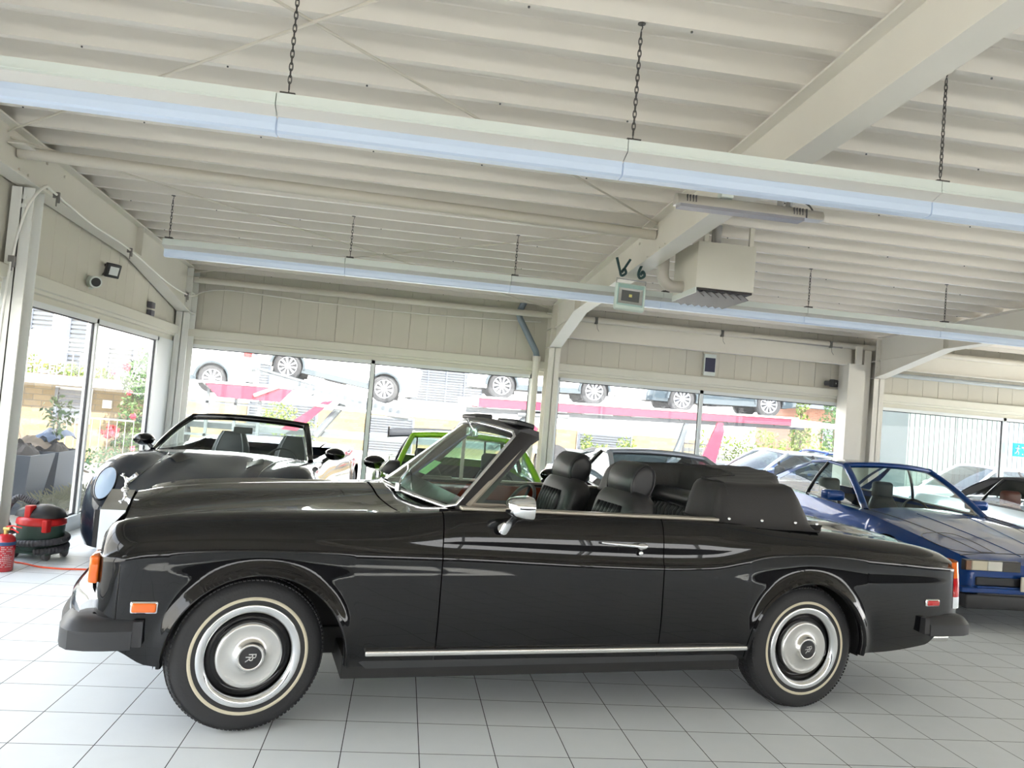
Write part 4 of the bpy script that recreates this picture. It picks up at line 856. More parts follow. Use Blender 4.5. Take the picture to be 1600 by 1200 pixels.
    def WSP(v,u):
        s=1-v*v; bx=Vector((xa-bw*s,wb*v,top(xa-bw*s if bw else xa,min(abs(wb*v),wb))+.004)); hx=Vector((xb-bw*.45*s,wt*v,zr+.035*s)); p=bx.lerp(hx,u); p.z+=.03*sin(u*pi)*1; return p
    mb=MB(); mb.loft([[WSP(v,u) for v in lin(-.97,.97,20)] for u in lin(.02,.97,8)]); mb.build('windscreen',G('glass',cglass),t,smooth=True)
    pr=G('pillar',.03); pm=G('pillar_m',m)
    mb=MB()
    for sg in (-1,1): mb.tube([WSP(sg,u)+Vector((.01,0,0)) for u in lin(-.03,1,8)],pr,8,flat=1.3)
    if 1: mb.tube([WSP(v,1) for v in lin(-1,1,16)],pr*1.1,8)
    mb.build('windscreen_frame',pm,t,smooth=True)
    if roof:
        rm=G('roof_m',m); rz_=crv(G('roofline',[(xb,zr),((xb+xc)/2,zr+.012),(xc,zr-.02)]))
        def RP(u,v): x=xb+(xc-xb)*u; s=1-v*v; xx=x-bw*.45*s*(1-u)+G('rbow',.12)*s*u; return Vector((xx,wt*v*(1-.04*u),rz_(x)+.035*s))
        mb=MB(); mb.loft([[RP(u,v) for v in lin(-1,1,17)] for u in lin(0,1,12)]); mb.loft([[RP(u,v)-Vector((0,0,.03)) for v in lin(-1,1,17)] for u in lin(0,1,12)]); 
        for sg in (-1,1): mb.tube([RP(u,sg)-Vector((0,0,.012)) for u in lin(0,1,12)],.022,8)
        mb.build('roof',rm,t,sharp=50)
        def RG(v,u):
            s=1-v*v; bx=Vector((xd+G('rbow',.12)*s,wb*v*.96,top(min(xd+G('rbow',.12)*s,L),wb*abs(v))+.004)); hx=RP(1,v); p=bx.lerp(hx,u); p.z+=G('rbulge',.03)*sin(u*pi); return p
        mb=MB(); mb.loft([[RG(v,u) for v in lin(-.93,.93,14)] for u in lin(.03,.98,8)]); mb.build('rear_window',rm if G('soft') else G('glass',cglass),t,smooth=True)
        cp=G('cp',.84); cb=G('cpb',cp)
        def SGp(sg,s,u):
            bx=xa+.04+(xd-xa-.04)*s; b=Vector((bx,sg*wb*1.0,belt(bx)+.0)); a=RP(s,sg)-Vector((0,0,.015)); return b.lerp(a,u)+Vector((0,sg*.02*sin(u*pi),0))
        for sg in (-1,1):
            def gs(s0,s1,nm,mm):
                mb=MB(); mb.loft([[SGp(sg,(s0+(s1-s0)*i/12)*( (cb+(cp-cb)*u)/cp if s1<=cp+1e-6 else 1),u) for i in range(13)] for u in lin(.02,.98,7)]); mb.build(nm,mm,t,smooth=True)
            bp_=G('bpil',.52)
            gs(.03,bp_-.015,'side_window',G('sglass',G('glass',cglass))); gs(bp_+.015,cp,'quarter_window',G('sglass',G('glass',cglass)))
            mb=MB(); mb.loft([[SGp(sg,cp+(1-cp)*i/6+(cb-cp)*(1-u)*(1-i/6),u)+Vector((0,sg*.004,0)) for i in range(7)] for u in lin(0,1,7)]); mb.loft([[RG(sg*v,u) for v in lin(.93,1.0,3)] for u in lin(0,1,7)]); mb.build('rear_pillar',rm,t,smooth=True)
            mb=MB(); mb.tube([SGp(sg,bp_,u) for u in lin(0,1,5)],.018,6,flat=1.6); mb.tube([SGp(sg,s,0) for s in lin(0,1,12)],.012,6); mb.build('window_trim',trimb,t)
    # mirrors
    for sg in (-1,1):
        M_=bpy.data.objects.new('door_mirror',None); COL.objects.link(M_); M_.parent=t; mx_,mz=G('mir',(xa+.3,belt(xa)+.08)); my=W2*G('mirk',1.03)
        mb=MB(); rows=[]
        for k,(dx,s) in enumerate(((-.09,.05),(-.075,.55),(-.04,.85),(.0,1),(.05,.97),(.055,.9))): rows.append([(mx_+dx,sg*my+.11*s*cos(a)*(1),mz+.068*s*sin(a)) for a in [2*pi*i/16 for i in range(16)]])
        pw=G('mirsq',1); rows=[[(x,sg*my+.11*math.copysign(abs((y-sg*my)/.11)**pw,(y-sg*my)) if 0 else y,z) for x,y,z in r] for r in rows] if pw==1 else [[(mx_+dx,sg*my+.115*s*math.copysign(abs(cos(a))**pw,cos(a)),mz+.06*s*math.copysign(abs(sin(a))**pw,sin(a))) for a in [2*pi*i/24 for i in range(24)]] for dx,s in ((-.07,.7),(-.06,.9),(-.02,1),(.05,1),(.055,.93))]
        mb.loft(rows,closed=True,capa=True,capb=True); mb.build('mirror_housing',G('mirror_m',m),M_,sharp=50,fix=True)
        mb=MB(); mb.tube([(mx_-.01,sg*(my-.06),mz-.04),(mx_-.02,sg*(plan(mx_)*W2*.93-.02),mz-.09)],[.018,.024],8); mb.build('mirror_arm',trimb,M_)
    t_top=top
    return t,top,plan,belt,WSP
def patch(name,m,parent,pts,top,dz=.004,n=8):
    """quad patch pts (x,y) x4 lying on the top surface of a car"""
    a,b,c,d=[Vector((*p,0)) for p in pts]; rows=[]
    for i in range(n+1):
        r=[]
        for j in range(n+1):
            p=a.lerp(b,i/n).lerp(d.lerp(c,i/n),j/n); r.append((p.x,p.y,top(p.x,p.y)+dz))
        rows.append(r)
    q=MB(); q.loft(rows); return q.build(name,m,parent,smooth=True)
def gap(parent,pts,top,r=.004,name='panel_gap',m=None,dz=.0):
    P_=smooth_path([(x,y,0) for x,y in pts],8); q=MB(); q.tube([(p.x,p.y,top(p.x,p.y)+dz) for p in P_],r,5); return q.build(name,m or trimb,parent)
# ---- 1. dark grey open sports car (left) ----
gp=paint('graphite_paint',(.012,.017,.028),.1,.3)
t,top,plan,belt,WSP=make_car('open_sports_car','dark grey open sports car with black seats behind the bonnet of the black classic',(-1.70,2.32,0),rad(90-4),dict(ridge=.035,
 L=4.7,W=2.03,paint=gp,plan=[(0,.25),(.02,.42),(.07,.60),(.16,.74),(.32,.87),(.6,.96),(.95,1.0),(1.5,.985),(2.4,.96),(3.4,.99),(3.9,1.0),(4.4,.9),(4.7,.7)],
 belt=[(0,.40),(.05,.45),(.15,.51),(.32,.60),(.6,.73),(.95,.825),(1.5,.86),(2.4,.90),(3.3,.92),(3.8,.95),(4.4,.88),(4.7,.80)],center=[(0,.50),(.15,.60),(.5,.72),(1.0,.83),(1.5,.92),(1.9,.94),(3.0,.93),(3.6,1.0),(4.3,.98),(4.7,.86)],
 crown=[(0,0),(.4,.02),(.95,.06),(1.6,.03),(2.4,0),(3.4,.04),(4.2,.02),(4.7,0)],zl=.13,axles=(.98,3.79),wheel_r=.355,cab=(1.62,2.18,2.3,3.25),wb=.80,wt=.62,zh=1.24,bow=.26,pillar=.032,pillar_m=blackp,header=1,mirk=1.0,mir=(1.88,.97),mirror_m=blackp,seat_x=2.75,seat_z=.34,seat_h=.74,head=False,pip=stitch,alloy=alloyd))
for sg in (-1,1):
    hl=[(.40+.22*cos(a)-.06*sin(a)*0,.735+.085*sin(a)+.06*cos(a)) for a in lin(0,2*pi,25)]
    q=MB(); P_=[(x,sg*y,top(x,y)+.007) for x,y in hl]; c_=(.40,sg*.735,top(.40,.735)+.014); q.loft([P_,[tuple(Vector(p).lerp(Vector(c_),.5)+Vector((0,0,.004))) for p in P_],[c_]*25]); q.build('headlamp',mat('headlamp_blueish_lens',(.42,.55,.72),.12,coat=1),t,smooth=True)
    q=MB(); q.tube(P_,.006,5); q.build('headlamp_seal',trimb,t)
    patch('bonnet_vent',trimb,t,((.95,sg*.33),(1.18,sg*.27),(1.22,sg*.42),(1.05,sg*.46)),top,.006)
    gap(t,[(.22,sg*.55),(.6,sg*.50),(1.2,sg*.52),(1.62,sg*.66)],top,.006,'bonnet_crease',gp)
    q=MB(); q.loft([[(x,sg*(plan(x)*.99*(.955+.045*u)+.014),.16+(.10+.17*min(1,(x-.02)/.2)*(1-max(0,x-.28)/.2))*u) for x in lin(.03,.40,12)] for u in lin(0,1,6)]); 
    q.build('side_intake',mat('intake_mesh',(.015,.015,.017),.6,bump=(150,1)),t)
q=MB(); q.loft([[(-.012,y,z) for y in lin(-.62,.62,9)] for z in (.17,.48)]); q.build('front_grille',MATS['intake_mesh'],t)
q=MB(); q.prism([(-.03,.10),(.4,.10),(.4,.13),(-.03,.125)],'y',-.5,.5); q.build('splitter',trimb,t)
q=MB(); q.rbox((1.93,-.1,1.11),(1.96,.1,1.18),.012); q.build('rear_view_mirror',blackpl,t)
q=MB(); q.loft([[(x,y,top(x,y)+.012) for y in lin(-.62,.62,14)] for x in lin(3.2,3.75,6)]); q.build('roof_cover_panel',gp,t,smooth=True)
# ---- 2. lime green rear-wing coupe ----
grn=paint('lime_green_paint',(.22,.50,.02),0,.3)
t,top,plan,belt,WSP=make_car('winged_coupe','lime green coupe with tall black rear wing seen through the black classic windscreen',(.80,1.45,0),rad(90),dict(
 L=4.55,W=1.9,paint=grn,plan=[(0,.5),(.12,.7),(.4,.86),(.9,.95),(1.6,.93),(2.6,.94),(3.4,1.0),(4.0,.97),(4.4,.86),(4.55,.74)],
 belt=[(0,.5),(.2,.62),(.6,.74),(1.0,.82),(1.6,.88),(2.6,.91),(3.3,.93),(3.8,.93),(4.4,.80),(4.55,.72)],center=[(0,.5),(.3,.6),(.8,.70),(1.3,.84),(1.7,.94),(3.2,1.0),(3.8,.98),(4.3,.86),(4.55,.76)],
 crown=[(0,0),(.3,.05),(.8,.08),(1.4,.02),(2.4,0),(3.4,.04),(4.0,.04),(4.55,0)],zl=.14,axles=(.95,3.4),wheel_r=.35,cab=(1.42,2.12,3.05,3.95),roof=1.265,roofline=[(2.12,1.265),(2.6,1.29),(3.05,1.25)],wb=.70,wt=.54,bow=.2,pillar=.026,glass=cglass,mirk=.95,mir=(1.95,.97),mirror_m=blackp,seat_x=2.5,alloy=alloyd))
q=MB(); q.loft([[(4.42+a,y,1.165+b+.05*(1-(y/.8)**2)) for a,b in ((-.2,.0),(-.1,.03),(.05,.055),(.14,.08),(.14,.065),(0,.012),(-.2,-.02))] for y in lin(-.82,.82,15)],closed=True,capa=True,capb=True)
q.build('wing_blade',mat('wing_dark_grey',(.03,.04,.065),.45),t,sharp=40,fix=True)
for sg in (-1,1):
    q=MB(); q.rbox((4.2,sg*.83-.008,1.14),(4.6,sg*.83+.008,1.28),.004); q.build('wing_end_plate',trimb,t); q=MB(); q.prism([(4.25,.9),(4.35,.9),(4.45,1.2),(4.38,1.2)],'y',sg*.45-.01,sg*.45+.01); q.build('wing_strut',trimb,t)
    patch('headlamp',clear_l,t,((.35,sg*.55),(.75,sg*.58),(.78,sg*.76),(.42,sg*.74)),top,.01)
# ---- 3. silver blue coupe behind the folded roof ----
sil=paint('silver_blue_paint',(.42,.47,.56),.55,.3)
t,top,plan,belt,WSP=make_car('silver_coupe','silver blue coupe behind the folded roof of the black classic',(3.05,1.85,0),rad(91),dict(
 L=4.5,W=1.93,paint=sil,plan=[(0,.5),(.12,.7),(.4,.86),(.9,.96),(1.6,.94),(2.6,.95),(3.4,1.0),(4.0,.97),(4.4,.86),(4.5,.74)],
 belt=[(0,.45),(.2,.58),(.6,.70),(1.0,.79),(1.6,.85),(2.6,.90),(3.3,.95),(3.8,.96),(4.4,.86),(4.5,.8)],center=[(0,.5),(.3,.58),(.8,.68),(1.3,.80),(1.7,.90),(3.2,1.05),(3.8,1.0),(4.3,.92),(4.5,.84)],
 crown=[(0,0),(.3,.04),(.8,.07),(1.4,.02),(2.4,0),(3.4,.05),(4.0,.04),(4.5,0)],zl=.13,axles=(.95,3.5),wheel_r=.35,cab=(1.2,2.12,2.75,3.95),roof=1.24,roofline=[(2.12,1.24),(2.45,1.26),(2.75,1.235)],wb=.74,wt=.56,bow=.24,pillar=.03,glass=dglass,cp=.62,cpb=.7,mirk=.99,mir=(1.8,.95),seat_x=2.3))
# ---- 4. blue eighties coupe ----
blu=paint('deep_blue_paint',(.004,.045,.21),.3,.3)
t,top,plan,belt,WSP=make_car('blue_coupe','deep blue wedge shaped coupe right of the black classic',(5.98,1.78,0),rad(92),dict(
 L=4.78,W=1.855,paint=blu,plan=[(0,.80),(.06,.88),(.2,.93),(.6,.97),(1.2,1.0),(2.4,1.0),(3.6,.98),(4.4,.92),(4.7,.86),(4.78,.8)],
 belt=[(0,.60),(.06,.63),(.3,.68),(.8,.76),(1.3,.83),(1.8,.87),(2.6,.90),(3.4,.93),(4.0,.94),(4.6,.90),(4.78,.84)],center=[(0,.60),(.06,.64),(.3,.70),(.8,.79),(1.3,.87),(1.75,.92),(3.3,.96),(3.8,.98),(4.5,.95),(4.78,.88)],
 crown=[(0,0),(.5,.01),(1.2,.012),(2,0),(4.78,0)],zl=.19,axles=(.95,3.63),wheel_r=.325,cab=(1.62,2.30,3.05,3.95),roof=1.30,roofline=[(2.30,1.30),(2.7,1.33),(3.05,1.305)],wb=.73,wt=.55,bow=.24,pillar=.03,cp=.9,bpil=.5,mirk=.985,mir=(1.95,.965),mirsq=.4,seat_m=seat_g,seat_x=2.75,spokes=7))
bt=t; blg=mat('bumper_grey_black',(.02,.02,.022),.45); fog=mat('fog_lamp_amber_clear',(.62,.56,.40),.1,coat=1)
for sg in (-1,1):
    q=MB(); q.box((-.012,sg*.28 if sg>0 else -.84,.53),(.03,.84 if sg>0 else sg*.28,.622)); o=q.build('lamp_recess',trimb,bt)
    f=lambda a,b:sorted((sg*a,sg*b))
    for a,b,mm,nm in ((.78,.835,mat('smoked_amber_lens',(.20,.08,.03),.1,coat=1),'turn_signal'),(.62,.775,fog,'fog_lamp'),(.47,.615,mat('fog_lamp_clear',(.68,.66,.58),.08,coat=1),'fog_lamp')):
        y=f(a,b); q=MB(); q.rbox((-.022,y[0],.535),(.0,y[1],.617),.004); q.build(nm,mm,bt)
    y=f(.285,.465); q=MB()
    for k in range(7): q.box((-.02,y[0],.538+.0115*k),(.0,y[1],.543+.0115*k))
    q.build('grille_slats',mat('slat_grey',(.14,.13,.11),.4),bt)
    y=f(.26,.72); q=MB(); q.rbox((-.014,y[0],.40),(.02,y[1],.475),.012); q.build('air_intake',trimb,bt); q=MB(); q.rbox((-.03,y[0]+.0,.385),(.01,y[1],.40),.004); q.build('intake_lip',blu,bt)
    gap(bt,[(.10,sg*.80),(.16,sg*.5),(.17,sg*.0)],top,.004); gap(bt,[(.16,sg*.52),(.9,sg*.60),(1.6,sg*.74)],top,.004); gap(bt,[(.12,sg*.16),(.7,sg*.22),(1.35,sg*.30)],top,.006,'bonnet_crease',blu)
    gap(bt,[(.18,sg*.40),(.22,sg*.78),(.62,sg*.80),(.66,sg*.42),(.18,sg*.38)],top,.0035)
q=MB(); q.loft([[(-.035,y,z),(-.035,-y,z)] for y,z in ((.70,.36),(.74,.30))]); q.rbox((-.05,-.84,.20),(.2,.84,.33),.02); q.build('front_spoiler',blg,bt,sharp=40)
q=MB(); q.rbox((-.045,-.88,.34),(.1,.88,.385),.01); q.build('bumper_lip',blu,bt)
q=MB(); q.rbox((-.055,-.30,.37),(-.04,.30,.50),.004); q.build('number_plate',mat('plate_beige',(.62,.58,.48),.4),bt)
q=MB(); q.tube([WSP(-.6,.0)+Vector((-.03,0,.01)),WSP(-.1,.06)+Vector((-.03,0,.02))],.008,6); q.build('wiper',trimb,bt)
# ---- 5. silver convertible with black soft top ----
sv=paint('bright_silver_paint',(.60,.68,.72),.5,.3); soft=mat('black_soft_top',(.03,.03,.034),.75,bump=(200,.2))
t,top,plan,belt,WSP=make_car('soft_top_convertible','silver convertible with closed black soft top at the right edge behind the blue coupe',(8.6,2.0,0),rad(90),dict(
 L=4.5,W=1.82,paint=sv,plan=[(0,.74),(.06,.84),(.2,.92),(.6,.97),(1.2,1.0),(2.4,1.0),(3.6,.98),(4.3,.92),(4.5,.86)],
 belt=[(0,.62),(.1,.68),(.4,.76),(1.0,.83),(1.6,.88),(2.4,.91),(3.4,.93),(4.1,.92),(4.5,.84)],center=[(0,.64),(.3,.74),(.8,.83),(1.3,.90),(1.7,.93),(3.3,.97),(3.8,.97),(4.3,.94),(4.5,.88)],
 zl=.18,axles=(.85,3.37),wheel_r=.33,cab=(1.6,2.22,3.05,3.6),roof=1.275,wb=.72,wt=.58,roof_m=soft,soft=1,bow=.2,cp=.74,bpil=.7,mirk=.985,mir=(1.95,.98),pillar=.026,seat_x=2.75,seat_m=mat('seat_red_brown',(.22,.04,.03),.5),cpb=.9))
# ---- 6. car outside behind the silver coupe ----
pal=paint('pale_silver_paint',(.55,.58,.62),.4,.3)
OUT=dict(L=4.4,W=1.8,paint=pal,plan=[(0,.6),(.1,.78),(.4,.92),(1,1),(3.4,1),(4.1,.92),(4.4,.75)],belt=[(0,.6),(.3,.74),(1,.84),(1.6,.90),(3,.94),(4.0,.96),(4.4,.9)],center=[(0,.62),(.4,.8),(1.2,.95),(1.5,.98),(3.4,1.04),(4.1,1.02),(4.4,.92)],zl=.2,axles=(.85,3.4),wheel_r=.32,cab=(1.25,2.0,3.0,4.0),roof=1.40,wb=.74,wt=.58,bow=.2,cp=.88,glass=dglass)
make_car('parked_sedan','pale silver car parked outside behind the folded roof of the black classic',(5.2,9.6,-.12),rad(5),OUT)
make_car('parked_sedan','white car parked outside, its roof just above the blue coupe',(10.5,10.9,-.12),rad(2),dict(OUT,paint=paint('white_paint',(.75,.76,.78),0,.3)))
make_car('parked_sedan','small blue car parked outside between two pale cars left of the third column',(8.6,14.2,-.12),rad(3),dict(OUT,paint=blu))
# =============== OUTSIDE ===============
asph=mat('pale_paving',(.50,.46,.39),.8,var=(.8,.12)); wallw=mat('white_render',(.80,.79,.76),.8,var=(.5,.05)); shut=mat('grey_shutter',(.08,.09,.11),.5); shutf=mat('shutter_gap_dark',(.28,.28,.28),.6)
def brickmat(name,a,b,mortar,sc=1):
    m=mat(name,a,.85); n=m.node_tree.nodes; l=m.node_tree.links; tc=n.new('ShaderNodeTexCoord'); mp=n.new('ShaderNodeMapping'); mp.inputs['Rotation'].default_value=(pi/2,0,0)
    br=n.new('ShaderNodeTexBrick'); br.inputs['Color1'].default_value=(*a,1); br.inputs['Color2'].default_value=(*b,1); br.inputs['Mortar'].default_value=(*mortar,1); br.inputs['Scale'].default_value=1; br.inputs['Brick Width'].default_value=.24*sc; br.inputs['Row Height'].default_value=.085*sc; br.inputs['Mortar Size'].default_value=.008
    l.new(tc.outputs['Object'],mp.inputs[0]); l.new(mp.outputs[0],br.inputs['Vector']); l.new(br.outputs['Color'],n['Principled BSDF'].inputs['Base Color']); return m
brick=brickmat('yellow_brick',(.16,.115,.055),(.21,.155,.085),(.12,.10,.07),1.4); brickr=brickmat('red_brick',(.22,.08,.045),(.28,.12,.07),(.2,.17,.14))
struct(mesh('ground',[(-60,-40,-.12),(70,-40,-.12),(70,60,-.12),(-60,60,-.12)],[(0,1,2,3)],asph))
def louvres(q,x0,x1,z0,z1,y,p=.09,vert=0):
    z=z0
    while z<z1-.01: q.box((x0,y-.04,z),(x1,y,z+p*.62)); z+=p
    for k in range(vert+1): x=x0+(x1-x0)*k/max(1,vert); q.box((x-.03,y-.06,z0-.03),(x+.03,y,z1+.03))
def house(name,label,x0,x1,y,ztop,wm,wins,lower=None,group=None,dep=6):
    h=thing(name,label,'building',((x0+x1)/2,y,-.12),0,group); cx=(x0+x1)/2
    q=MB(); q.box((x0-cx,0,0),(x1-cx,dep,ztop)); q.build('wall',wm,h)
    if lower: q=MB(); q.box((x0-cx+.0,-.06,0),(x1-cx,0,lower[0])); q.build('brick_base',lower[1],h)
    for w in wins:
        a,b,c,d,v=w[:5]; q=MB(); q.box((a-cx-.05,-.09,c+.12-.05),(b-cx+.05,-.062,d+.12+.05)); o=q.build('window',mat('window_surround',(.62,.62,.60),.5) if len(w)<6 else w[5],h)
        q=MB(); q.box((a-cx,-.095,c+.12),(b-cx,-.088,d+.12)); q.build('pane',shutf,o); q=MB(); louvres(q,a-cx,b-cx,c+.12,d+.12,-.095,vert=v); q.build('shutter',shut,o)
    return h
house('white_house','long white rendered house with grey louvred shutters behind the car transporter',-9,11.2,24,8.5,wallw,[(.25,2.9,1.8,3.1,4),(-1.1,.5,-.1,1.1,1),(6.6,8.6,.1,1.15,1),(-6.2,-4.6,1.9,3.2,3),(-5.2,-2.9,.1,1.3,2)],(1.35,brick))
house('brick_house','yellow brick house with white upper storey and louvred shutters beyond the left windows',-15,-4.75,12.3,7.5,wallw,[(-6.72,-6.12,.72,1.33,0),(-7.35,-6.95,2.5,3.15,0),(-6.62,-6.3,1.75,2.9,0),(-5.85,-5.35,1.78,2.25,0),(-8.6,-7.9,.5,1.3,1)],(1.75,brick),dep=1.8)
house('dark_roofed_house','house with dark slate roof and red brick gable left of the pale panel wall',20.5,33,33,4.0,brickr,[(21.3,22.4,1.2,2.4,1),(25,26,1.2,2.4,1)])
q=MB(); q.prism([(18.6,3.2),(34,3.2),(31,6.2),(21,6.2)],'y',32.4,36); r_=q.build('dark_roof',mat('slate_roof',(.06,.07,.09),.7),None); tag(r_,'dark slate roof seen above the right end of the transporter','roof')
# pale panel wall outside right
w=thing('panel_wall','pale blue white panelled container wall outside the right window','container',(11.55,12.0,-.12))
pm=mat('pale_panel',(.10,.125,.115),.6,var=(2.2,.16)); pm2=mat('pale_panel_light',(.12,.15,.155),.6,var=(3,.1))
for k in range(7):
    q=MB(); x=k*1.19; q.box((x,0,0),(x+1.17,2.4,3.3))
    for j in range(9): q.box((x+.04+j*.125,-.012,.05),(x+.07+j*.125,0,3.25))
    q.build('panel',pm if k<2 else pm2,w)
struct(MB().box((-8.6,-14,-.12),(-8.3,5.6,3.6)).build('unseen_sky_block_wall',wallw))  # added out of view to cut sky light through the left windows
# planters, lavender, roses
pl_m=mat('planter_slate_grey',(.04,.055,.075),.5)
def foliage(q,c,r,n,s,rnd,sc=(1,1,1)):
    for _ in range(n):
        while 1:
            p=Vector([rnd.uniform(-1,1) for _ in range(3)])
            if .25<p.length<1: break
        p=Vector([c[i]+p[i]*r*sc[i] for i in range(3)]); a=Vector([rnd.gauss(0,1) for _ in range(3)]).normalized(); b=a.orthogonal().normalized(); b=Matrix.Rotation(rnd.random()*6,3,a)@b; k=s*rnd.uniform(.6,1.3); c_=a.cross(b)
        q.add([p-b*k,p+c_*k*.45,p+b*k,p-c_*k*.45],[(0,1,2,3)])
leaf=mat('leaf_green',(.035,.09,.01),.6,var=(3,.4)); leafy=mat('leaf_yellow_green',(.11,.165,.012),.6,var=(3,.3)); leafd=mat('leaf_dark_green',(.05,.13,.03),.6,var=(3,.4)); bark=mat('bark',(.12,.09,.06),.9); roser=mat('rose_red',(.45,.02,.04),.5); rosep=mat('rose_pink',(.45,.08,.12),.5)
def bush(label,loc,parts,m,trunk=None,cat='bush',seed=1,flowers=None,name='bush',s=.05):
    rnd=random.Random(seed); t=thing(name,label,cat,loc); q=MB()
    for c,r,n,sc in parts: foliage(q,c,r,n,s,rnd,sc)
    q.build('foliage',m,t)
    q=MB()
    for a,b,r in (trunk or [((0,0,0),parts[0][0],.02)]): q.tube([a,((a[0]+b[0])/2+.03,(a[1]+b[1])/2,(a[2]+b[2])/2),b],[r,r*.8,r*.5],7)
    q.build('stem',bark,t)
    if flowers:
        for k,(p,r,fm) in enumerate(flowers):
            q=MB(); foliage(q,p,r,70,r*.5,rnd); q.sphere(p,r*.6,n=5); q.build('flower',fm,t)
    return t
for y0,y1,lb in ((5.35,6.02,'dark grey tapered planter outside the left window, nearer one'),(6.12,6.9,'dark grey tapered planter outside the left window, farther one')):
    t=thing('planter',lb,'planter',(-4.4,(y0+y1)/2,-.12)); w_=(y1-y0)/2; q=MB(); q.loft([[(-.25*k,-w_*k,z),(.25*k,-w_*k,z),(.25*k,w_*k,z),(-.25*k,w_*k,z)] for z,k in ((0,.62),(.72,1),(.72,.92),(.64,.9))],closed=True,capa=True,capb=True); q.build('pot',pl_m,t); q=MB(); q.loft([[(.22*k*cos(a),w_*.88*k*sin(a),.66+h+.02*sin(5*a+k*9)) for a in lin(0,2*pi,25)] for k,h in ((1,0),(.8,.07),(.5,.14),(.2,.16),(0.01,.17))]); q.build('soil',mat('soil',(.05,.04,.03),.9),t)
rr=random.Random(5)
bush('thin green sapling tied to a stake in the farther grey planter',(-4.4,6.5,.54),[((.0,.1,.55),.22,120,(1,1,1)),((.02,.0,.25),.12,40,(1,1,1))],leaf,name='sapling',cat='plant',s=.045)
for k,(x,y) in enumerate(((-3.98,5.6),(-4.0,6.45))):
    t=thing('lavender_clump',('dry grassy clump at the foot of the nearer planter','dry grassy clump at the foot of the farther planter')[k],'plant',(x,y,-.12)); q=MB()
    for _ in range(260):
        a=rr.uniform(0,6.3); b=rr.uniform(.05,.32); h=rr.uniform(.12,.3); p=Vector((rr.uniform(-.1,.1),rr.uniform(-.25,.25),0)); q.tube([p,p+Vector((b*cos(a)*.6,b*sin(a)*.6,h*.7)),p+Vector((b*cos(a),b*sin(a),h))],[.003,.003,.005],3)
    q.build('stalks',mat('dry_grass',(.2,.2,.11),.8),t)
bush('tall climbing rose with red and pink blooms right of the left window mullion',(-4.9,11.6,-.12),[((-.05,0,.5),.6,900,(.8,.5,.9)),((-.02,0,1.1),.55,900,(.8,.5,1)),((-.05,0,1.75),.5,700,(.8,.5,.9)),((.1,0,2.25),.35,250,(1,.6,.6))],leaf,trunk=[((0,0,0),(0,0,2),.03)],cat='rose bush',seed=3,name='climbing_rose',
 flowers=[((-.25,-.35,1.98),.07,roser),((-.45,-.3,.72),.14,roser),((.2,-.3,1.25),.07,rosep),((-.05,-.35,1.05),.06,roser),((.25,-.35,.8),.07,rosep),((-.15,-.35,1.5),.05,roser),((.3,-.3,.55),.08,roser),((0,-.35,.45),.05,rosep)])
bush('balcony flower box plants on the brick house above the ground floor shutter',(-6.4,12.0,1.6),[((-.1,0,.12),.25,200,(2.2,.5,.6)),((.5,0,.1),.22,160,(1.6,.5,.6)),((-.9,0,.2),.25,180,(1.4,.5,.8))],leafy,seed=4,name='balcony_plants',cat='plant',flowers=[((-.95,-.1,.35),.1,mat('flower_orange',(.8,.4,.08),.5)),((.35,-.15,.12),.07,roser),((.8,-.15,.15),.06,rosep)],trunk=[((-.8,0,0),(.8,0,.02),.02)])
q=MB(); q.box((-9,11.85,1.42),(-5.0,12.24,1.60)); tag(q.build('balcony_slab',mat('concrete_light',(.55,.53,.48),.8)),'pale concrete balcony edge on the brick house','balcony')
q=MB()
for k in range(30): q.box((-9+k*.138,11.86,1.6),(-8.985+k*.138,11.875,2.05))
q.box((-9,11.85,2.05),(-5.0,11.88,2.08)); tag(q.build('balcony_railing',galv),'thin grey metal railing on the balcony of the brick house','railing')
t=thing('climbing_ivy','ivy covered slanted beam behind the outdoor dark car','plant',(-7.35,11.5,-.12)); q=MB(); q.tube([(-.35,0,1.6),(.35,0,.6),(.5,0,.2)],.06,8); q.build('beam',bark,t); q=MB(); foliage(q,(-.2,-.1,1.4),.25,160,.05,rr); foliage(q,(.0,-.1,1.0),.22,120,.05,rr); foliage(q,(-.25,-.1,.8),.22,120,.05,rr); q.build('foliage',leaf,t)
bush('low green hedge in front of the brick house',(-5.4,10.6,-.12),[((-.6,0,.22),.3,260,(1.6,.6,.9)),((.3,0,.24),.3,260,(1.6,.6,.9)),((1.0,0,.22),.28,200,(1.4,.6,.9))],leafd,seed=9,name='hedge')
q=MB(); q.box((-5.85,12.18,1.02),(-5.68,12.235,1.18)); tag(q.build('house_number_box',mat('box_cream',(.65,.62,.55),.5)),'small cream wall box on the yellow brick beside the mullion','wall box')
t=thing('garden_gate','thin grey metal garden gate in front of the yellow brick house','gate',(-5.6,11.2,-.12)); q=MB(); q.box((-.5,-.01,.95),(.7,.01,.98)); q.box((-.5,-.01,.1),(.7,.01,.13)); 
for k in range(9): q.box((-.5+k*.149,-.008,.1),(-.49+k*.149,.008,.98))
q.build('bars',galv,t)
# dark car outside the left window
t,top,plan,belt,WSP=make_car('parked_dark_car','dark car parked outside the left window behind the grey planters',(-5.56,6.87,-.12),rad(-90),dict(OUT,paint=paint('dark_blue_grey_paint',(.03,.045,.07),.3,.3),alloy=alloy,spokes=8,wheel_r=.34))
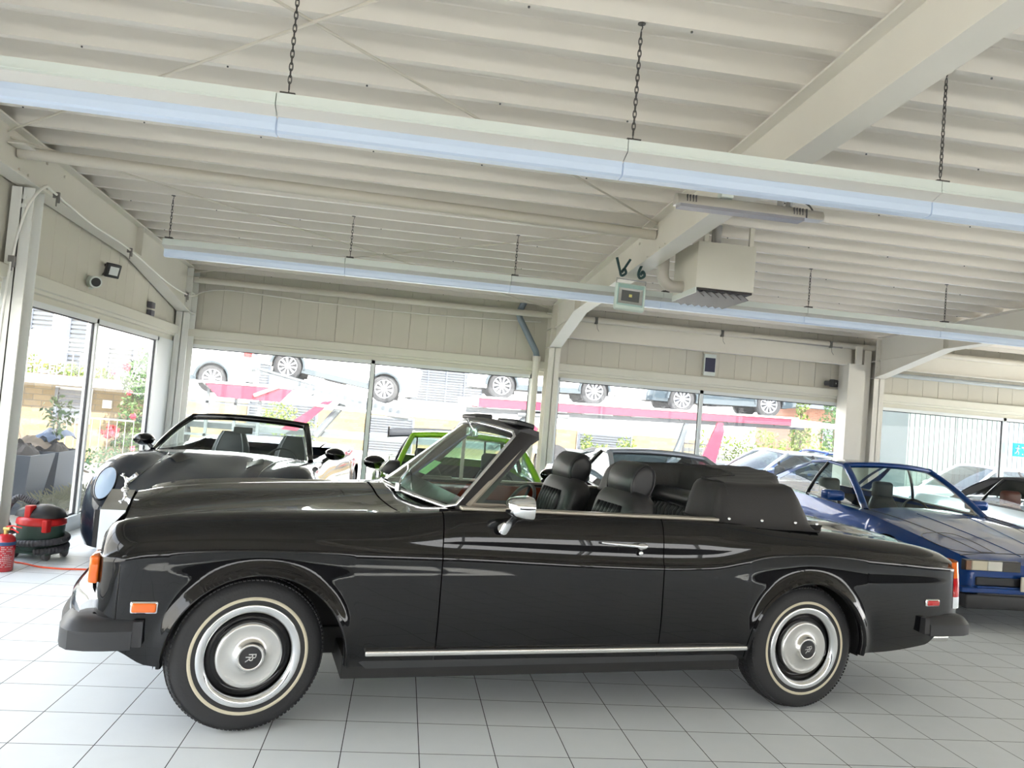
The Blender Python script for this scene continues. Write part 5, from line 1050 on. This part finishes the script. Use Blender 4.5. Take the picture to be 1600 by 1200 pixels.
# ---- car transporter ----
TY=16.5; pink=mat('transporter_red',(.24,.02,.045),.4); tgrey=mat('transporter_grey_steel',(.11,.125,.135),.5,.3,var=(4,.25)); twh=mat('transporter_white',(.72,.72,.72),.4)
tr=thing('car_transporter','long red and grey two level car transporter parked outside behind the back windows','truck',(0,TY,-.12)); Z=.12
def tb(nm,m,fn): q=MB(); fn(q); return q.build(nm,m,tr,fix=True)
def beam(q,p0,p1,h0,h1,y0=-.08,y1=.08): (x0,z0),(x1,z1)=p0,p1; q.prism([(x0,z0+Z),(x1,z1+Z),(x1,z1+h1+Z),(x0,z0+h0+Z)],'y',y0,y1)
tb('side_beam',pink,lambda q:beam(q,(2.1,1.72),(11.0,1.94),.24,.2,-.1,.0)); tb('side_beam',pink,lambda q:beam(q,(2.1,1.72),(11.0,1.94),.24,.2,1.9,2.0))
tb('beam_end',twh,lambda q:beam(q,(11.0,1.90),(12.9,1.98),.24,.08,-.1,.0)); tb('beam_end',twh,lambda q:beam(q,(1.55,1.74),(2.1,1.74),.2,.24,-.1,.0))
tb('deck_edge',twh,lambda q:beam(q,(2.0,1.96),(11.2,2.13),.05,.05,-.12,2.0))
tb('under_frame',tgrey,lambda q:(beam(q,(1.8,1.55),(11.5,1.85),.14,.1,.1,.3),[q.cyl((x,.0,1.66+.025*x+Z),(x,1.9,1.66+.025*x+Z),.05,8) for x in (2.3,3.6,5,6.4,7.8,9.2,10.6)],q.cyl((3.2,0,1.6+Z),(4.6,0,1.66+Z),.06,8)))
text_mesh('ROLFO',.13,.002,'lettering',mat('lettering_red',(.35,.04,.03),.5),tr,T(12.05,-.105,2.10,ry=rad(0))@Matrix.Rotation(pi/2,4,'X'))
def plate(q): q.prism([(-4.95,1.75+Z),(-2.75,1.75+Z),(-3.05,1.40+Z),(-4.6,1.40+Z)],'y',-.1,0)
tb('side_plate',pink,plate); tb('deck_front',twh,lambda q:beam(q,(-6.5,1.72),(-2.6,1.78),.06,.06,-.12,2))
def ramp(q):
    q.prism([(-3.7,2.20+Z),(.35,1.40+Z),(.25,1.16+Z),(-2.7,1.72+Z),(-3.2,2.0+Z)],'y',-.1,0); q.prism([(-3.8,2.28+Z),(.4,1.46+Z),(.4,1.40+Z),(-3.8,2.2+Z)],'y',-.1,2)
tb('ramp_deck',tgrey,ramp)
def rv(q):
    for k in range(14): x=-2.6+k*.2; q.cyl((x,-.115,1.92-.198*(x+2.6)+Z),(x,-.1,1.92-.198*(x+2.6)+Z),.045,8)
tb('ramp_holes',mat('hole_dark',(.06,.07,.08),.7),rv)
tb('ramp_rail',galv,lambda q:(q.tube([(-2.9,-.13,1.9+Z),(-3.7,-.13,1.52+Z)],.05,8),q.tube([(-2.2,-.13,1.75+Z),(-2.6,-.13,1.45+Z)],.04,8),q.tube([(-2.4,-.13,1.42+Z),(.3,-.13,1.30+Z)],.05,8)))
tb('lift_arm',pink,lambda q:q.prism([(-1.95,1.52+Z),(-1.7,1.55+Z),(-2.55,.70+Z),(-2.95,.72+Z)],'y',-.15,-.05))
tb('lift_arm',pink,lambda q:q.prism([(8.75,1.85+Z),(8.9,1.85+Z),(8.95,1.6+Z),(8.65,.2+Z),(8.1,.2+Z)],'y',-.3,-.2))
tb('lift_arm',pink,lambda q:q.prism([(3.55,1.45+Z),(3.75,1.25+Z),(3.2,.7+Z),(2.9,.85+Z)],'y',-.3,-.2))
tb('strut',tgrey,lambda q:(q.tube([(8.0,.1,1.75+Z),(7.85,.1,1.2+Z),(7.45,.1,.1+Z)],.10,8),q.tube([(2.6,.1,.7+Z),(3.6,.1,1.7+Z)],.08,8),q.tube([(-1.45,.1,1.5+Z),(-2.1,.1,.6+Z)],.1,8)))
tb('ladder_frame',tgrey,lambda q:([q.box((x,0,.1),(x+.07,.1,1.75+Z)) for x in (-5.6,-4.9,-4.2,-3.6)],[q.box((-5.6,0,z),(-3.6,.1,z+.06)) for z in (.5,.95,1.35)]))
for x in (4.3,5.5,-5.8,10.2): tb('wheel',rubber,lambda q:q.cyl((x,.1,.5),(x,.45,.5),.5,24))
tb('chassis',tgrey,lambda q:q.box((-6,.2,.7),(11,1.7,.85)))
whp=paint('suv_white_paint',(.78,.80,.80),0,.3); SUV=dict(L=4.3,W=1.8,paint=whp,plan=[(0,.7),(.1,.85),(.4,.95),(1,1),(3.4,1),(4.1,.95),(4.3,.85)],belt=[(0,.75),(.3,.92),(1,1.0),(1.6,1.05),(3,1.1),(4.0,1.12),(4.3,1.05)],center=[(0,.8),(.4,.98),(1.2,1.1),(1.5,1.12),(3.6,1.15),(4.1,1.14),(4.3,1.08)],zl=.28,axles=(.85,3.42),wheel_r=.37,cab=(1.2,1.85,3.6,4.15),roof=1.6,wb=.78,wt=.64,bow=.2,cp=.92,glass=dglass,spokes=10,split=.3)
def suv(label,x,z,pitch,P,flip=False,L=4.3):
    t,_,_,_,_=make_car('loaded_suv',label,(x,TY+.95,z),0,P,group='cars loaded on the transporter')
    t.rotation_euler=(0,pitch,pi if flip else 0)
    for sg in (-1,1):
        for a,b in ((1.24,3.03),):
            q=MB(); q.box((a,sg*.90-.02,.28),(b,sg*.90+.02,.42)); q.build('sill_cladding',mat('cladding_grey',(.05,.065,.075),.6),t)
        for c in (.85,3.42):
            q=MB(); q.tube([(c+.43*cos(a),sg*.915,.37+.43*sin(a)) for a in lin(0,pi,18)],.035,6); q.build('arch_cladding',MATS['cladding_grey'],t)
    return t
suv('white sport utility vehicle on the transporter seen left and right of the second column',1.87,1.96,rad(-1.5),SUV)
suv('dark grey estate on the transporter behind the window mullion right of the second column',6.97,2.03,rad(-1.5),dict(SUV,paint=paint('suv_dark_paint',(.05,.07,.085),.3,.3)))
suv('white sport utility vehicle tilted on the sloping ramp of the transporter',-3.86,2.12,rad(8.5),SUV)
t=suv('rear of white sport utility vehicle with red tail lamp beside the left column',-8.25,1.50,0,SUV)
q=MB(); q.rbox((4.15,-.86,1.0),(4.36,-.55,1.14),.03); q.build('tail_lamp',red_l,t)
# fence, trees
t=thing('metal_fence','thin grey bar fence with horizontal boards outside left of the third column','fence',(13,19.5,-.12)); q=MB()
for k in range(60): q.box((-4+k*.2,-.01,0),(-3.98+k*.2,.01,1.3))
q.box((-4,-.015,1.25),(8,.015,1.29)); q.box((-4,-.015,.1),(8,.015,.14)); q.build('bars',galv,t)
q=MB()
for k in range(7): q.box((-4,.3,.05+k*.16),(8,.33,.17+k*.16))
q.build('boards',mat('grey_boards',(.5,.5,.45),.8),t)
for k in range(6): q=MB(); q.box((-4+k*2.4-.04,-.04,0),(-4+k*2.4+.04,.04,1.4)); q.build('post',galv,t)
bush('yellow green columnar tree left of the third column',(12.55,18.8,-.12),[((0,0,1.9),.5,520,(.7,.7,1.3)),((0,0,.9),.45,300,(.6,.6,1.2)),((0,0,3.0),.45,300,(.6,.6,1.2))],leafy,trunk=[((0,0,0),(0,0,2.5),.05)],cat='tree',name='tree',seed=11,s=.07)
bush('green tree with open crown beside the third column',(14.6,20.4,-.12),[((0,0,2.0),.7,520,(.8,.8,1.2)),((.1,0,1.0),.5,260,(.8,.8,1.2)),((0,0,3.0),.5,260,(.8,.8,1))],leaf,trunk=[((0,0,0),(0,0,2.5),.06)],cat='tree',name='tree',seed=12,s=.07)
bush('large round green shrub in front of the metal fence',(10.9,18.9,-.12),[((0,0,.75),.75,700,(1.1,.8,.9))],leafy,cat='bush',seed=13,s=.06)
bush('bushy green tree beside the pale panel wall',(16.0,17.5,-.12),[((0,0,.9),.8,500,(1,1,1.1)),((.5,0,1.6),.6,300,(1,1,1))],leaf,cat='tree',name='tree',seed=14,s=.07)
bush('green climber on the white house under its grey shutter',(7.4,23.4,-.12),[((-.3,0,.5),.6,420,(1.4,.5,.8)),((.9,0,.9),.4,160,(1,.5,1)),((-.6,0,1.0),.25,80,(1,.5,1.2))],leafy,cat='bush',seed=15,s=.07)
bush('yellow green bush behind the dark grey open sports car windscreen',(-3.7,22.2,-.12),[((-.2,0,.95),.65,560,(1.1,.6,.9)),((.7,0,.6),.5,300,(1,.6,.9))],leafy,cat='bush',seed=16,s=.06)
bush('long green hedge far behind the metal fence',(17,29,-.12),[((-3.2,0,.8),1.3,700,(1.2,.5,.8)),((-1,0,.9),1.4,700,(1.2,.5,.8)),((1.4,0,.9),1.4,700,(1.2,.5,.8)),((3.4,0,.8),1.3,500,(1.2,.5,.8))],leafy,cat='hedge',name='hedge',seed=21,s=.11)
# escape sign
e=thing('escape_route_sign','cyan escape route sign with running figure at the right edge','sign',(10.13,7.16,1.58))
q=MB(); q.rbox((0,-.01,0),(.42,.01,.22),.003); q.build('panel',mat('sign_cyan',(.0,.42,.62),.4,emit=(0,.45,.7),es=.25),e)
q=MB(); wht=mat('sign_white',(.85,.88,.88),.4); Yo=-.013
def seg(a,b,r): q.cyl((a[0],Yo,a[1]),(b[0],Yo,b[1]),r,8)
q.sphere((.085,Yo,.178),.014,n=6); seg((.08,.155),(.07,.105),.014); seg((.08,.15),(.05,.13),.006); seg((.05,.13),(.035,.14),.006); seg((.082,.15),(.105,.125),.006); seg((.105,.125),(.12,.135),.006); seg((.07,.10),(.095,.07),.008); seg((.095,.07),(.09,.03),.008); seg((.068,.10),(.05,.06),.008); seg((.05,.06),(.025,.05),.008); q.build('running_figure',wht,e)
q=MB(); q.box((.15,-.014,.14),(.21,-.010,.165)); q.box((.19,-.014,.11),(.21,-.010,.165)); q.box((.16,-.014,.03),(.18,-.010,.05)); q.add([(.26,-.013,.11),(.32,-.013,.17),(.32,-.013,.13),(.39,-.013,.13),(.39,-.013,.09),(.32,-.013,.09),(.32,-.013,.05)],[(0,1,2,3,4,5,6)]); q.build('arrow',wht,e)
q=MB(); rows=[]
for u in lin(0,1,9): rows.append([(-4.75+.1*sin(7*u+v*3),6.2+.95*u,.58+.12*sin(pi*v)*(1+.4*sin(5*u))+.05*sin(9*v+6*u)+.1*sin(pi*u)) if 0 else (-4.3-.3*v+.05*sin(9*u),6.15+.9*u,.66+.20*sin(pi*(.15+.8*v))*(.6+.4*sin(pi*u))+.04*sin(9*v+11*u)) for v in lin(0,1,9)])
q.loft(rows); tag(q.build('tarpaulin',mat('tarp_blue_grey',(.04,.07,.13),.6),None,smooth=True),'crumpled blue grey tarpaulin behind the grey planters outside','tarpaulin')
q=MB(); rows=[]
for u in lin(0,1,9): rows.append([(-4.3-.28*v,5.75+.5*u,.66+.13*sin(pi*v)*(.7+.3*sin(4*u))+.03*sin(13*v+7*u)) for v in lin(0,1,9)])
q.loft(rows); tag(q.build('cloth_sack',mat('sack_brown',(.16,.12,.08),.8),None,smooth=True),'crumpled brown sack left of the blue grey tarpaulin outside','sack')
